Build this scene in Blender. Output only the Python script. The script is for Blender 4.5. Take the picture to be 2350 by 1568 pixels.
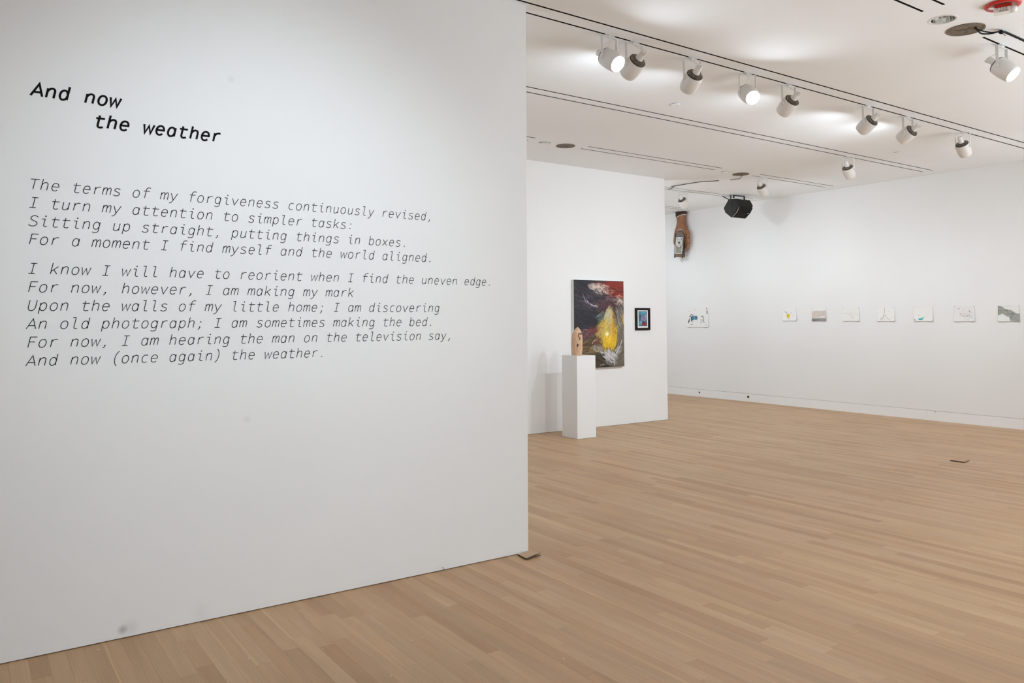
import bpy, bmesh, math, random
import numpy as np
from mathutils import Vector, Matrix, noise as mnoise

for o in list(bpy.data.objects):
    bpy.data.objects.remove(o)
SC = bpy.context.scene
COL = SC.collection
PI = math.pi
rnd = random.Random(7)

# ------------------------------------------------------------------ room measures (metres)
H = 3.752                       # ceiling
Y1, X1E = 4.318, 3.140          # text wall: face plane and free end
Y2, X2E = 8.650, 8.965          # painting wall: face plane and free end
X3 = 12.112                     # long wall with the drawings
XL, YF, YB = -4.0, -4.5, 13.6   # unseen ends of the room

# ------------------------------------------------------------------ camera, world, exposure, off-frame lamps
cam = bpy.data.cameras.new('camera')
cam.sensor_width = 36.0
cam.lens = 27.590
cam.shift_y = -0.06794
cam.clip_start, cam.clip_end = 0.05, 100
camo = bpy.data.objects.new('camera', cam)
COL.objects.link(camo)
R_ = Vector((0.82003269, -0.57230828, -0.00310194))
U_ = Vector((-0.0321443, -0.05146806, 0.99815719))
F_ = Vector((0.57141328, 0.81842182, 0.06060194))
m = Matrix.Identity(4)
for i in range(3):
    m[i][0], m[i][1], m[i][2] = R_[i], U_[i], -F_[i]
m[0][3], m[1][3], m[2][3] = 0.0, 0.0, 1.55
camo.matrix_world = m
SC.camera = camo

w = bpy.data.worlds.new('world')
SC.world = w
w.use_nodes = True
w.node_tree.nodes['Background'].inputs[0].default_value = (1, 1, 1, 1)
w.node_tree.nodes['Background'].inputs[1].default_value = 0.0
SC.view_settings.view_transform = 'Standard'
SC.view_settings.look = 'None'
SC.view_settings.gamma = 1
SC.view_settings.use_curve_mapping = False
SC.view_settings.exposure = 0.17
SC.cycles.max_bounces = 10
SC.cycles.diffuse_bounces = 8
SC.cycles.glossy_bounces = 4
SC.cycles.sample_clamp_indirect = 4.0
SC.cycles.caustics_reflective = False
SC.cycles.caustics_refractive = False

def spot(name, loc, aim, watts, deg, blend=1.0, radius=0.04, color=(1, .985, .96), parent=None):
    l = bpy.data.lights.new(name, 'SPOT')
    l.energy, l.spot_size, l.spot_blend, l.shadow_soft_size = watts, math.radians(deg), blend, radius
    l.color = color
    o = bpy.data.objects.new(name, l)
    COL.objects.link(o)
    d = Vector(aim) - Vector(loc)
    o.matrix_world = Matrix.Translation(loc) @ d.to_track_quat('-Z', 'Y').to_matrix().to_4x4()
    return o

# light levels, one figure per family of lamps
P = dict(w2=.19, w3=.18, spill=.90, front=.18, wash=1.12, washlow=.38, backs=.25, far=.40, b1=.92, b2=.18, b3=.38, b4=.92, b5=1.0, glow=.12)
LC = (.86, .985, 1.09)
# unseen spots: wash read off the text wall, the rest added as fill
OFF = [('wash', (1.25, 1.50, 3.5), (1.32, 4.3, 1.70), 125, 72),
       ('washlow', (0.6, 1.21, 3.5), (1.4, 4.3, 0.4), 80, 95),
       ('washlow', (3.6, 1.21, 3.5), (2.8, 4.3, 0.4), 80, 95),
       ('backs', (6.0, -0.4, 3.5), (5.2, -4.4, 1.6), 250, 100),
       ('backs', (1.0, -0.4, 3.5), (0.5, -4.4, 1.6), 250, 100),
       ('backs', (10.0, -0.4, 3.5), (11.9, -2.4, 1.6), 250, 100),
       ('w3', (9.7, 2.83, 3.5), (12.1, 2.6, 1.7), 150, 90),
       ('far', (9.9, 10.9, 3.5), (12.1, 12.2, 1.7), 150, 95),
       ('far', (6.0, 10.9, 3.5), (5.0, 13.5, 1.5), 150, 95),
       ]
for g, loc, aim, wt, dg in OFF:
    spot('off_frame_spot', loc, aim, wt * P[g], dg, color=LC)
# added soft lamps out of view, turned up to brighten the ceiling
for g, loc in (('b1', (7.6, -1.6, .9)), ('b2', (2.4, -2.2, .9)), ('b3', (-1.2, 6.4, .9)), ('b4', (5.4, 11.4, .9)), ('b5', (11.0, -1.2, .9))):
    l = bpy.data.lights.new('added_bounce_light', 'AREA')
    l.shape, l.size, l.energy, l.color = 'DISK', 3.0, 200 * P[g], LC
    o = bpy.data.objects.new('added_bounce_light', l); COL.objects.link(o)
    o.location = loc; o.rotation_euler = (PI, 0, 0)

# ------------------------------------------------------------------ helpers
def lin(c):
    return tuple((x / 255 / 12.92) if x / 255 <= .04045 else ((x / 255 + .055) / 1.055) ** 2.4 for x in c)

def mat(name, rgb, rough=.6, metal=0., emit=None, estr=0., spec=.5):
    mt = bpy.data.materials.new(name)
    mt.use_nodes = True
    b = mt.node_tree.nodes['Principled BSDF']
    b.inputs['Base Color'].default_value = (*rgb, 1)
    b.inputs['Roughness'].default_value = rough
    b.inputs['Metallic'].default_value = metal
    b.inputs['Specular IOR Level'].default_value = spec
    if emit:
        b.inputs['Emission Color'].default_value = (*emit, 1)
        b.inputs['Emission Strength'].default_value = estr
    return mt

class NT:
    def __init__(s, mt):
        s.t = mt.node_tree
        s.b = s.t.nodes['Principled BSDF']
    def n(s, kind, **kw):
        nd = s.t.nodes.new(kind)
        for k, v in kw.items():
            setattr(nd, k, v)
        return nd
    def l(s, a, b):
        s.t.links.new(a, b)
    def math(s, op, a, b=None, c=None):
        nd = s.n('ShaderNodeMath', operation=op)
        for i, v in enumerate((a, b, c)):
            if v is None: continue
            if isinstance(v, (int, float)): nd.inputs[i].default_value = v
            else: s.l(v, nd.inputs[i])
        return nd.outputs[0]
    def mix(s, f, a, b):
        nd = s.n('ShaderNodeMix', data_type='RGBA')
        if isinstance(f, (int, float)): nd.inputs[0].default_value = f
        else: s.l(f, nd.inputs[0])
        for i, v in ((6, a), (7, b)):
            if isinstance(v, tuple): nd.inputs[i].default_value = (*v, 1)
            else: s.l(v, nd.inputs[i])
        return nd.outputs[2]
    def noise(s, vec, scale, detail=3, rough=.5, dist=0.):
        nd = s.n('ShaderNodeTexNoise')
        nd.inputs['Scale'].default_value = scale
        nd.inputs['Detail'].default_value = detail
        nd.inputs['Roughness'].default_value = rough
        nd.inputs['Distortion'].default_value = dist
        if vec is not None: s.l(vec, nd.inputs['Vector'])
        return nd.outputs['Fac']
    def bump(s, h, strength, dist=.002):
        nd = s.n('ShaderNodeBump')
        nd.inputs['Strength'].default_value = strength
        nd.inputs['Distance'].default_value = dist
        s.l(h, nd.inputs['Height'])
        s.l(nd.outputs[0], s.b.inputs['Normal'])

def painted(name, rgb, rough=.75, var=.02, spots=(), bump=.12):
    """painted plaster: faint mottling, fine roller texture, optional grey scuffs"""
    mt = mat(name, rgb, rough, spec=.25)
    n = NT(mt)
    geo = n.n('ShaderNodeNewGeometry')
    pos = geo.outputs['Position']
    f = n.noise(pos, 1.3, 4)
    f2 = n.noise(pos, 60, 2)
    a = tuple(c * (1 - var) for c in rgb)
    b = tuple(min(1, c * (1 + var)) for c in rgb)
    colr = n.mix(f, a, b)
    for (x, y, z, r, amt) in spots:
        d = n.n('ShaderNodeVectorMath', operation='DISTANCE')
        n.l(pos, d.inputs[0]); d.inputs[1].default_value = (x, y, z)
        k = n.n('ShaderNodeMapRange', interpolation_type='SMOOTHSTEP')
        n.l(d.outputs['Value'], k.inputs['Value'])
        k.inputs['From Min'].default_value = 0; k.inputs['From Max'].default_value = r
        k.inputs['To Min'].default_value = amt; k.inputs['To Max'].default_value = 0
        colr = n.mix(k.outputs['Result'], colr, (.12, .12, .12))
    n.l(colr, n.b.inputs['Base Color'])
    n.bump(f2, bump, .001)
    return mt

M = {}
M['wall'] = painted('wall_paint', (.785, .78, .772))
M['text_wall'] = painted('text_wall_paint', (.84, .855, .862), spots=((.687, Y1, .042, .032, .45), (.72, Y1, .045, .06, .12), (1.153, Y1, 2.861, .03, .10), (1.271, Y1, 1.019, .03, .10), (1.05, Y1, .05, .07, .06)))
M['ceil'] = painted('ceiling_paint', (.90, .93, .955), rough=.8)
M['base'] = painted('baseboard_paint', (.81, .805, .795), rough=.5, bump=.03)
M['white_box'] = painted('pedestal_paint', (.775, .77, .765), rough=.5, bump=.05)
M['black'] = mat('matte_black', (.012, .011, .010), .7)
M['slot'] = mat('slot_dark_brown', (.022, .013, .009), .9, spec=.1)
M['letter'] = mat('black_vinyl', (.010, .010, .010), .9, spec=.05)
M['lampwhite'] = mat('lamp_white_enamel', (.76, .745, .72), .35)
M['vent'] = mat('vent_dark_bronze', (.045, .034, .026), .5, .3)
M['fin'] = mat('vent_fin_metal', (.34, .29, .24), .45, .4)
M['lens'] = mat('lit_lamp_lens', (1, 1, 1), .3, emit=(1, .985, .96), estr=26)
M['chrome'] = mat('satin_metal', (.62, .60, .56), .3, .9)
M['reflector'] = mat('reflector_metal', (.80, .79, .76), .12, 1.0)
M['cable'] = mat('black_cable', (.010, .009, .008), .7, spec=.2)
M['brown_cable'] = mat('brown_cable', (.06, .038, .022), .6)
M['pin'] = mat('grey_pin', (.33, .33, .33), .4, .5)
M['gapdark'] = mat('dark_gap', (.06, .05, .045), .9)

def link(o, parent=None):
    COL.objects.link(o)
    if parent is not None:
        o.parent = parent
    return o

def tag(o, label=None, cat=None, group=None, kind=None):
    if label: o['label'] = label
    if cat: o['category'] = cat
    if group: o['group'] = group
    if kind: o['kind'] = kind
    return o

def thing(name, loc, label, cat, group=None, rot=None):
    o = bpy.data.objects.new(name, None)
    o.empty_display_size = .1
    link(o)
    o.location = loc
    if rot: o.rotation_euler = rot
    return tag(o, label, cat, group)

def smooth(me, on=True):
    for p in me.polygons: p.use_smooth = on

def mk(name, bm, mt, parent=None, sm=False, loc=None):
    me = bpy.data.meshes.new(name)
    bmesh.ops.recalc_face_normals(bm, faces=bm.faces)
    bm.to_mesh(me); bm.free()
    if sm: smooth(me)
    for x in (mt if isinstance(mt, (list, tuple)) else [mt]):
        me.materials.append(x)
    o = bpy.data.objects.new(name, me)
    link(o, parent)
    if loc: o.location = loc
    return o

def box(bm, x0, x1, y0, y1, z0, z1, bev=0., mi=0):
    vs = [bm.verts.new((x, y, z)) for x in (x0, x1) for y in (y0, y1) for z in (z0, z1)]
    fs = [bm.faces.new([vs[i] for i in f]) for f in ((0, 1, 3, 2), (4, 6, 7, 5), (0, 4, 5, 1), (2, 3, 7, 6), (0, 2, 6, 4), (1, 5, 7, 3))]
    for f in fs: f.material_index = mi
    if bev:
        es = list({e for f in fs for e in f.edges})
        bmesh.ops.bevel(bm, geom=es, offset=bev, segments=2, affect='EDGES', profile=.6)
    return vs

def lathe(bm, prof, seg=32, mat4=None, mi=0, cap0=False, cap1=False):
    """prof: list of (r, z); revolved about z"""
    rings = []
    for r, z in prof:
        if r < 1e-6:
            rings.append([bm.verts.new((0, 0, z))])
        else:
            rings.append([bm.verts.new((r * math.cos(2 * PI * k / seg), r * math.sin(2 * PI * k / seg), z)) for k in range(seg)])
    for a, b in zip(rings, rings[1:]):
        for k in range(seg):
            k2 = (k + 1) % seg
            if len(a) == 1 and len(b) == 1: continue
            if len(a) == 1: f = bm.faces.new((a[0], b[k], b[k2]))
            elif len(b) == 1: f = bm.faces.new((a[k], b[0], a[k2]))
            else: f = bm.faces.new((a[k], b[k], b[k2], a[k2]))
            f.material_index = mi
    if cap0 and len(rings[0]) > 1: bm.faces.new(rings[0]).material_index = mi
    if cap1 and len(rings[-1]) > 1: bm.faces.new(rings[-1]).material_index = mi
    if mat4 is not None:
        bmesh.ops.transform(bm, matrix=mat4, verts=[v for r in rings for v in r])
    return rings

def tube(bm, pts, r, seg=8, closed=False):
    pts = [Vector(p) for p in pts]
    rings = []
    up = Vector((0, 0, 1))
    for i, p in enumerate(pts):
        t = (pts[min(i + 1, len(pts) - 1)] - pts[max(i - 1, 0)]).normalized()
        a = t.cross(up)
        if a.length < .05: a = t.cross(Vector((1, 0, 0)))
        a.normalize(); b = t.cross(a)
        rr = r[i] if isinstance(r, (list, tuple)) else r
        rings.append([bm.verts.new(p + a * (rr * math.cos(2 * PI * k / seg)) + b * (rr * math.sin(2 * PI * k / seg))) for k in range(seg)])
    for a, b in zip(rings, rings[1:]):
        for k in range(seg):
            bm.faces.new((a[k], b[k], b[(k + 1) % seg], a[(k + 1) % seg]))
    bm.faces.new(rings[0]); bm.faces.new(rings[-1][::-1])

def curve_pts(ctrl, n=8):
    """Catmull-Rom through points"""
    c = [Vector(p) for p in ctrl]
    out = []
    for i in range(len(c) - 1):
        p0, p1, p2, p3 = c[max(i - 1, 0)], c[i], c[i + 1], c[min(i + 2, len(c) - 1)]
        for k in range(n):
            t = k / n
            out.append(.5 * ((2 * p1) + (p2 - p0) * t + (2 * p0 - 5 * p1 + 4 * p2 - p3) * t * t + (3 * p1 - p0 - 3 * p2 + p3) * t ** 3))
    out.append(c[-1])
    return out

# ------------------------------------------------------------------ walls
def wall(name, x0, x1, y0, y1, z0, z1, mt, bev=0.):
    bm = bmesh.new(); box(bm, x0, x1, y0, y1, z0, z1, bev)
    return tag(mk(name, bm, mt), kind='structure')

tw = wall('wall_left', XL, X1E, Y1, Y1 + .14, .004, H - .001, M['text_wall'], .0015)
tw['label'] = 'near white wall carrying the black lettering'
w2 = wall('wall_back', XL, X2E, Y2, Y2 + .16, .003, H - .001, M['wall'], .0015)
w2['label'] = 'white partition wall behind the pedestal, hung with the large painting'
w3 = wall('wall_right', X3, X3 + .15, YF, YB, .151, H, M['wall'])
w3['label'] = 'long white wall with the row of pinned drawings'
wall('wall_far', XL - .15, X3 + .15, YB, YB + .15, 0, H, M['wall'])
wall('wall_front', XL - .15, X3 + .15, YF - .15, YF, 0, H, M['wall'])
wall('wall_side', XL - .15, XL, YF, YB, 0, H, M['wall'])
# faint caulk ridge along the foot of the text wall
bm = bmesh.new()
pts = [(XL, 0), (.0, .028), (.6, .026), (1.2, .030), (1.9, .027), (2.5, .024), (X1E - .01, .026)]
box(bm, XL, X1E - .002, Y1 - .0004, Y1, .0045, .026)
tag(mk('trim_1', bm, M['text_wall']), kind='structure')

# recessed baseboard under the long wall, in panels
bbr = bpy.data.objects.new('baseboard_right', None); link(bbr); bbr.location = (X3, 0, 0)
tag(bbr, kind='structure')
bm = bmesh.new(); box(bm, .03, .1, YF, YB, .0, .16)
mk('backing', bm, M['gapdark'], bbr)
joints = [YF, -1.3, 1.2, 3.77, 6.292, 8.818, 11.318, YB]
for a, b in zip(joints, joints[1:]):
    bm = bmesh.new(); box(bm, .001, .03, a + .0010, b - .0010, .0, .1482 if b - a > 2.515 else .1474)
    mk('baseboard_panel', bm, M['base'], bbr)
M['hole'] = mat('hole_brown', (.10, .045, .02), .8)
for y, z, r in ((10.819, .084, .017), (9.627, .091, .024), (6.17, .135, .006)):
    bm = bmesh.new()
    T = Matrix.Translation((.0, y, z)) @ Matrix.Rotation(-PI / 2, 4, 'Y')
    lathe(bm, [(r, -.001), (r, .003), (r * .55, .003), (r * .5, .001), (0, .001)], 20, T)
    mk('cable_hole', bm, M['hole'] if r > .02 else M['black'], bbr)

# ------------------------------------------------------------------ ceiling with real slots and openings
SW = .019
TR = [(1.06, 1.21, [(XL, 11.79)]), (2.681, 2.831, [(XL, 5.585), (6.495, 11.79)]), (4.312, 4.460, [(XL, 11.79)]),
      (5.911, 6.053, [(XL, 11.78)]), (7.556, 7.702, [(XL, 5.625), (6.468, 9.036), (9.895, 11.795)]),
      (9.172, 9.318, [(XL, 11.795)]), (10.757, 10.905, [(XL, 11.793)]), (12.37, 12.51, [(XL, 11.79)])]
HOLES = [(5.861, 2.826, .082), (5.872, 7.685, .074), (9.302, 7.700, .074)]
slots = []
for a, b, xs in TR:
    for x0, x1 in xs:
        for c in (a, b):
            slots.append((x0, x1, c - SW / 2, c + SW / 2))
xb = sorted({XL - .15, X3 + .15, *[s[0] for s in slots], *[s[1] for s in slots], *[h[0] - .09 for h in HOLES], *[h[0] + .09 for h in HOLES]})
yb = sorted({YF - .15, YB + .15, *[s[2] for s in slots], *[s[3] for s in slots], *[h[1] - .09 for h in HOLES], *[h[1] + .09 for h in HOLES]})
bm = bmesh.new()
vc = {}
def cv(x, y, z=H):
    k = (round(x, 5), round(y, 5), round(z, 5))
    if k not in vc: vc[k] = bm.verts.new((x, y, z))
    return vc[k]
done = set()
for i in range(len(xb) - 1):
    for j in range(len(yb) - 1):
        x0, x1, y0, y1 = xb[i], xb[i + 1], yb[j], yb[j + 1]
        cx, cy = (x0 + x1) / 2, (y0 + y1) / 2
        if any(s[0] < cx < s[1] and s[2] < cy < s[3] for s in slots): continue
        if any(abs(cx - h[0]) < .09 and abs(cy - h[1]) < .09 for h in HOLES): continue
        bm.faces.new((cv(x0, y0), cv(x0, y1), cv(x1, y1), cv(x1, y0)))
for hx, hy, r in HOLES:     # square-to-round rings
    n = 48
    sq, ci = [], []
    for k in range(n):
        a = 2 * PI * k / n
        c, s = math.cos(a), math.sin(a)
        q = .09 / max(abs(c), abs(s))
        sq.append(bm.verts.new((hx + c * q, hy + s * q, H)))
        ci.append(bm.verts.new((hx + c * r, hy + s * r, H)))
    for k in range(n):
        bm.faces.new((sq[k], sq[(k + 1) % n], ci[(k + 1) % n], ci[k]))
box(bm, XL - .15, X3 + .15, YF - .15, YB + .15, H + .16, H + .20)
ceil = tag(mk('ceiling', bm, M['ceil']), kind='structure')
# slot channels: dark lining of every slot, one part per slot
for x0, x1, y0, y1 in slots:
    bm = bmesh.new()
    a = [bm.verts.new(p) for p in ((x0, y0, H), (x1, y0, H), (x1, y1, H), (x0, y1, H))]
    b = [bm.verts.new((v.co.x, v.co.y, H + .05)) for v in a]
    for k in range(4):
        bm.faces.new((a[k], a[(k + 1) % 4], b[(k + 1) % 4], b[k]))
    bm.faces.new(b)
    mk('track_slot', bm, M['slot'], ceil)

# ------------------------------------------------------------------ floor: strip oak, every board its own piece
BW = .0759
def oak():
    mt = mat('oak_strip', (.42, .27, .165), .42, spec=.42)
    n = NT(mt)
    at = n.n('ShaderNodeAttribute', attribute_name='tone')
    tone = at.outputs['Fac']
    geo = n.n('ShaderNodeNewGeometry')
    off = n.n('ShaderNodeCombineXYZ')
    n.l(n.math('MULTIPLY', tone, 37.0), off.inputs[0]); n.l(n.math('MULTIPLY', tone, 91.0), off.inputs[1]); n.l(n.math('MULTIPLY', tone, 13.0), off.inputs[2])
    add = n.n('ShaderNodeVectorMath', operation='ADD')
    n.l(geo.outputs['Position'], add.inputs[0]); n.l(off.outputs[0], add.inputs[1])
    def st(sx, sy):
        v = n.n('ShaderNodeVectorMath', operation='MULTIPLY')
        n.l(add.outputs[0], v.inputs[0]); v.inputs[1].default_value = (sx, sy, 1)
        return v.outputs[0]
    fine = n.noise(st(130, 5), 1.0, 4, .6)
    broad = n.noise(st(14, 1.1), 1.0, 3, .5, .6)
    wv = n.n('ShaderNodeTexWave', wave_type='BANDS', bands_direction='X')
    wv.inputs['Scale'].default_value = 1.0
    wv.inputs['Distortion'].default_value = 9.0
    wv.inputs['Detail'].default_value = 2.0
    wv.inputs['Detail Scale'].default_value = .8
    n.l(st(26, 1.6), wv.inputs['Vector'])
    big = n.noise(geo.outputs['Position'], .55, 3, .5)
    base = n.mix(n.math('FRACT', n.math('MULTIPLY', tone, 7.31)), (.385, .222, .110), (.485, .305, .163))
    base = n.mix(n.math('MULTIPLY', n.math('FRACT', n.math('MULTIPLY', tone, 3.17)), .35), base, (.51, .345, .205))
    k = n.math('MULTIPLY_ADD', fine, .13, .93)
    k = n.math('MULTIPLY', k, n.math('MULTIPLY_ADD', broad, .42, .77))
    k = n.math('MULTIPLY', k, n.math('MULTIPLY_ADD', wv.outputs['Fac'], .07, .965))
    k = n.math('MULTIPLY', k, n.math('MULTIPLY_ADD', big, .12, .94))
    # pale sapwood line along one edge of some boards
    sx_ = n.n('ShaderNodeSeparateXYZ'); n.l(geo.outputs['Position'], sx_.inputs[0])
    lx = n.math('FRACT', n.math('DIVIDE', n.math('SUBTRACT', sx_.outputs[0], .218), BW))
    wid = n.math('MULTIPLY', n.math('FRACT', n.math('MULTIPLY', tone, 53.7)), .5)
    has = n.math('LESS_THAN', n.math('FRACT', n.math('MULTIPLY', tone, 19.3)), .38)
    wob = n.math('MULTIPLY_ADD', n.noise(st(0, 1.4), 1.0, 2), .10, -.05)
    edge = n.math('LESS_THAN', n.math('ADD', lx, wob), n.math('MULTIPLY', wid, wid))
    k = n.math('MULTIPLY', k, n.math('MULTIPLY_ADD', n.math('MULTIPLY', has, edge), .13, 1.0))
    # occasional dark mineral streaks
    stn = n.noise(st(40, 4.5), 1.0, 2, .5)
    sm = n.n('ShaderNodeMapRange'); n.l(stn, sm.inputs['Value'])
    sm.inputs['From Min'].default_value = .76; sm.inputs['From Max'].default_value = .84
    sm.inputs['To Min'].default_value = 1; sm.inputs['To Max'].default_value = .6
    k = n.math('MULTIPLY', k, sm.outputs['Result'])
    sc = n.n('ShaderNodeVectorMath', operation='SCALE')
    n.l(base, sc.inputs[0]); n.l(k, sc.inputs['Scale'])
    n.l(sc.outputs[0], n.b.inputs['Base Color'])
    rg = n.math('MULTIPLY_ADD', n.noise(geo.outputs['Position'], 1.7, 4, .6), .22, .34)
    n.l(rg, n.b.inputs['Roughness'])
    n.bump(fine, .06, .001)
    return mt
M['oak'] = oak()
bm = bmesh.new(); box(bm, XL - .15, X3 + .15, YF - .15, YB + .15, -.12, -.021)
floor = tag(mk('floor', bm, M['gapdark']), kind='structure')

def board_geo(x0, x1, y0, y1, dz):
    g, bv = .00003, .0002
    x0 += g; x1 -= g; y0 += g; y1 -= g
    zt = dz
    V = [(x0, y0, -.02), (x1, y0, -.02), (x1, y1, -.02), (x0, y1, -.02),
         (x0, y0, zt - .0006), (x1, y0, zt - .0006), (x1, y1, zt - .0006), (x0, y1, zt - .0006),
         (x0 + bv, y0 + bv, zt), (x1 - bv, y0 + bv, zt), (x1 - bv, y1 - bv, zt), (x0 + bv, y1 - bv, zt)]
    Fc = [(8, 9, 10, 11)]
    for k in range(4):
        k2 = (k + 1) % 4
        Fc.append((k, k2, k2 + 4, k + 4)); Fc.append((k + 4, k2 + 4, k2 + 8, k + 8))
    return V, Fc
boards = []
nx = int((X3 + .1 - XL) / BW) + 2
xoff = .218 - math.ceil((.218 - XL) / BW) * BW
def pix(x, y, z=0.):
    v = Vector((x, y, z - 1.55)); d = v.dot(F_)
    if d < .3: return None
    f = 27.590 / 36 * 2350
    return (1175 + f * v.dot(R_) / d, 784 - 159.66 - f * v.dot(U_) / d)
rb = random.Random(31)
for i in range(nx):
    xa = xoff + i * BW
    y = YF - rb.random() * 1.5
    while y < YB:
        L = rb.choice((.35, .5, .7, .9, 1.1, 1.4, 1.7, 2.1, 2.4)) * rb.uniform(.85, 1.15)
        ya, yb_ = max(y, YF - .1), min(y + L, YB + .1)
        y += L
        if yb_ - ya < .05: continue
        area = 0.
        if xa < X3 and yb_ > 1.5 and not (xa + BW / 2 < X1E and ya > Y1):
            yc = [ya + (yb_ - ya) * t for t in (0, .25, .5, .75, 1)]
            for c, d in zip(yc, yc[1:]):
                if xa < X1E and c > Y1: continue
                q = [pix(xa, c), pix(xa + BW, c), pix(xa + BW, d), pix(xa, d)]
                if None in q: continue
                mx, my = sum(a[0] for a in q) / 4, sum(a[1] for a in q) / 4
                if 0 < mx < 2350 and 0 < my < 1568:
                    area += abs(sum(q[k][0] * q[(k + 1) % 4][1] - q[(k + 1) % 4][0] * q[k][1] for k in range(4))) / 2
        boards.append((area, xa, ya, yb_, rb.uniform(-.0004, .0002), rb.random()))
boards.sort(key=lambda b: -b[0])
def board_mesh(name, lst):
    V, Fc, tone = [], [], []
    for a, xa, ya, yb_, dz, t in lst:
        v, f = board_geo(xa, xa + BW, ya, yb_, dz)
        k = len(V); V += v
        Fc += [tuple(i + k for i in q) for q in f]
        tone += [t] * len(v)
    me = bpy.data.meshes.new(name)
    me.from_pydata(V, [], Fc)
    me.attributes.new('tone', 'FLOAT', 'POINT').data.foreach_set('value', tone)
    me.materials.append(M['oak'])
    o = bpy.data.objects.new(name, me); link(o, floor)
    return o
for b in boards[:300]:
    board_mesh('floor_board', [b])
o = board_mesh('distant_floor_boards', boards[300:])
o['kind'] = 'stuff'

# ------------------------------------------------------------------ stroke lettering (slanted monospace)
def bz(p0, p1, p2, p3, n=10):
    return [((1 - t) ** 3 * p0[0] + 3 * (1 - t) ** 2 * t * p1[0] + 3 * (1 - t) * t * t * p2[0] + t ** 3 * p3[0],
             (1 - t) ** 3 * p0[1] + 3 * (1 - t) ** 2 * t * p1[1] + 3 * (1 - t) * t * t * p2[1] + t ** 3 * p3[1]) for t in [k / n for k in range(n + 1)]]
def el(cx, cy, rx, ry, a0, a1, n=28, p=2.0):
    o = []
    for k in range(n + 1):
        a = math.radians(a0 + (a1 - a0) * k / n)
        c, s = math.cos(a), math.sin(a)
        e = 2 / p
        o.append((cx + rx * math.copysign(abs(c) ** e, c), cy + ry * math.copysign(abs(s) ** e, s)))
    return o
def DOT(x, y): return ('dot', x, y)
ARCH = lambda x0, x1: bz((x0, 300), (x0 + 40, 430), (x0 + 110, 492), ((x0 + x1) / 2 + 25, 492)) + bz(((x0 + x1) / 2 + 25, 492), (x1 - 30, 492), (x1, 420), (x1, 310)) + [(x1, 0)]
TAIL = lambda x: [(x, 150)] + bz((x, 130), (x, 20), (x + 60, -8), (x + 130, -8)) + [(x + 190, 18)]
SP = 2.15
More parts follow.
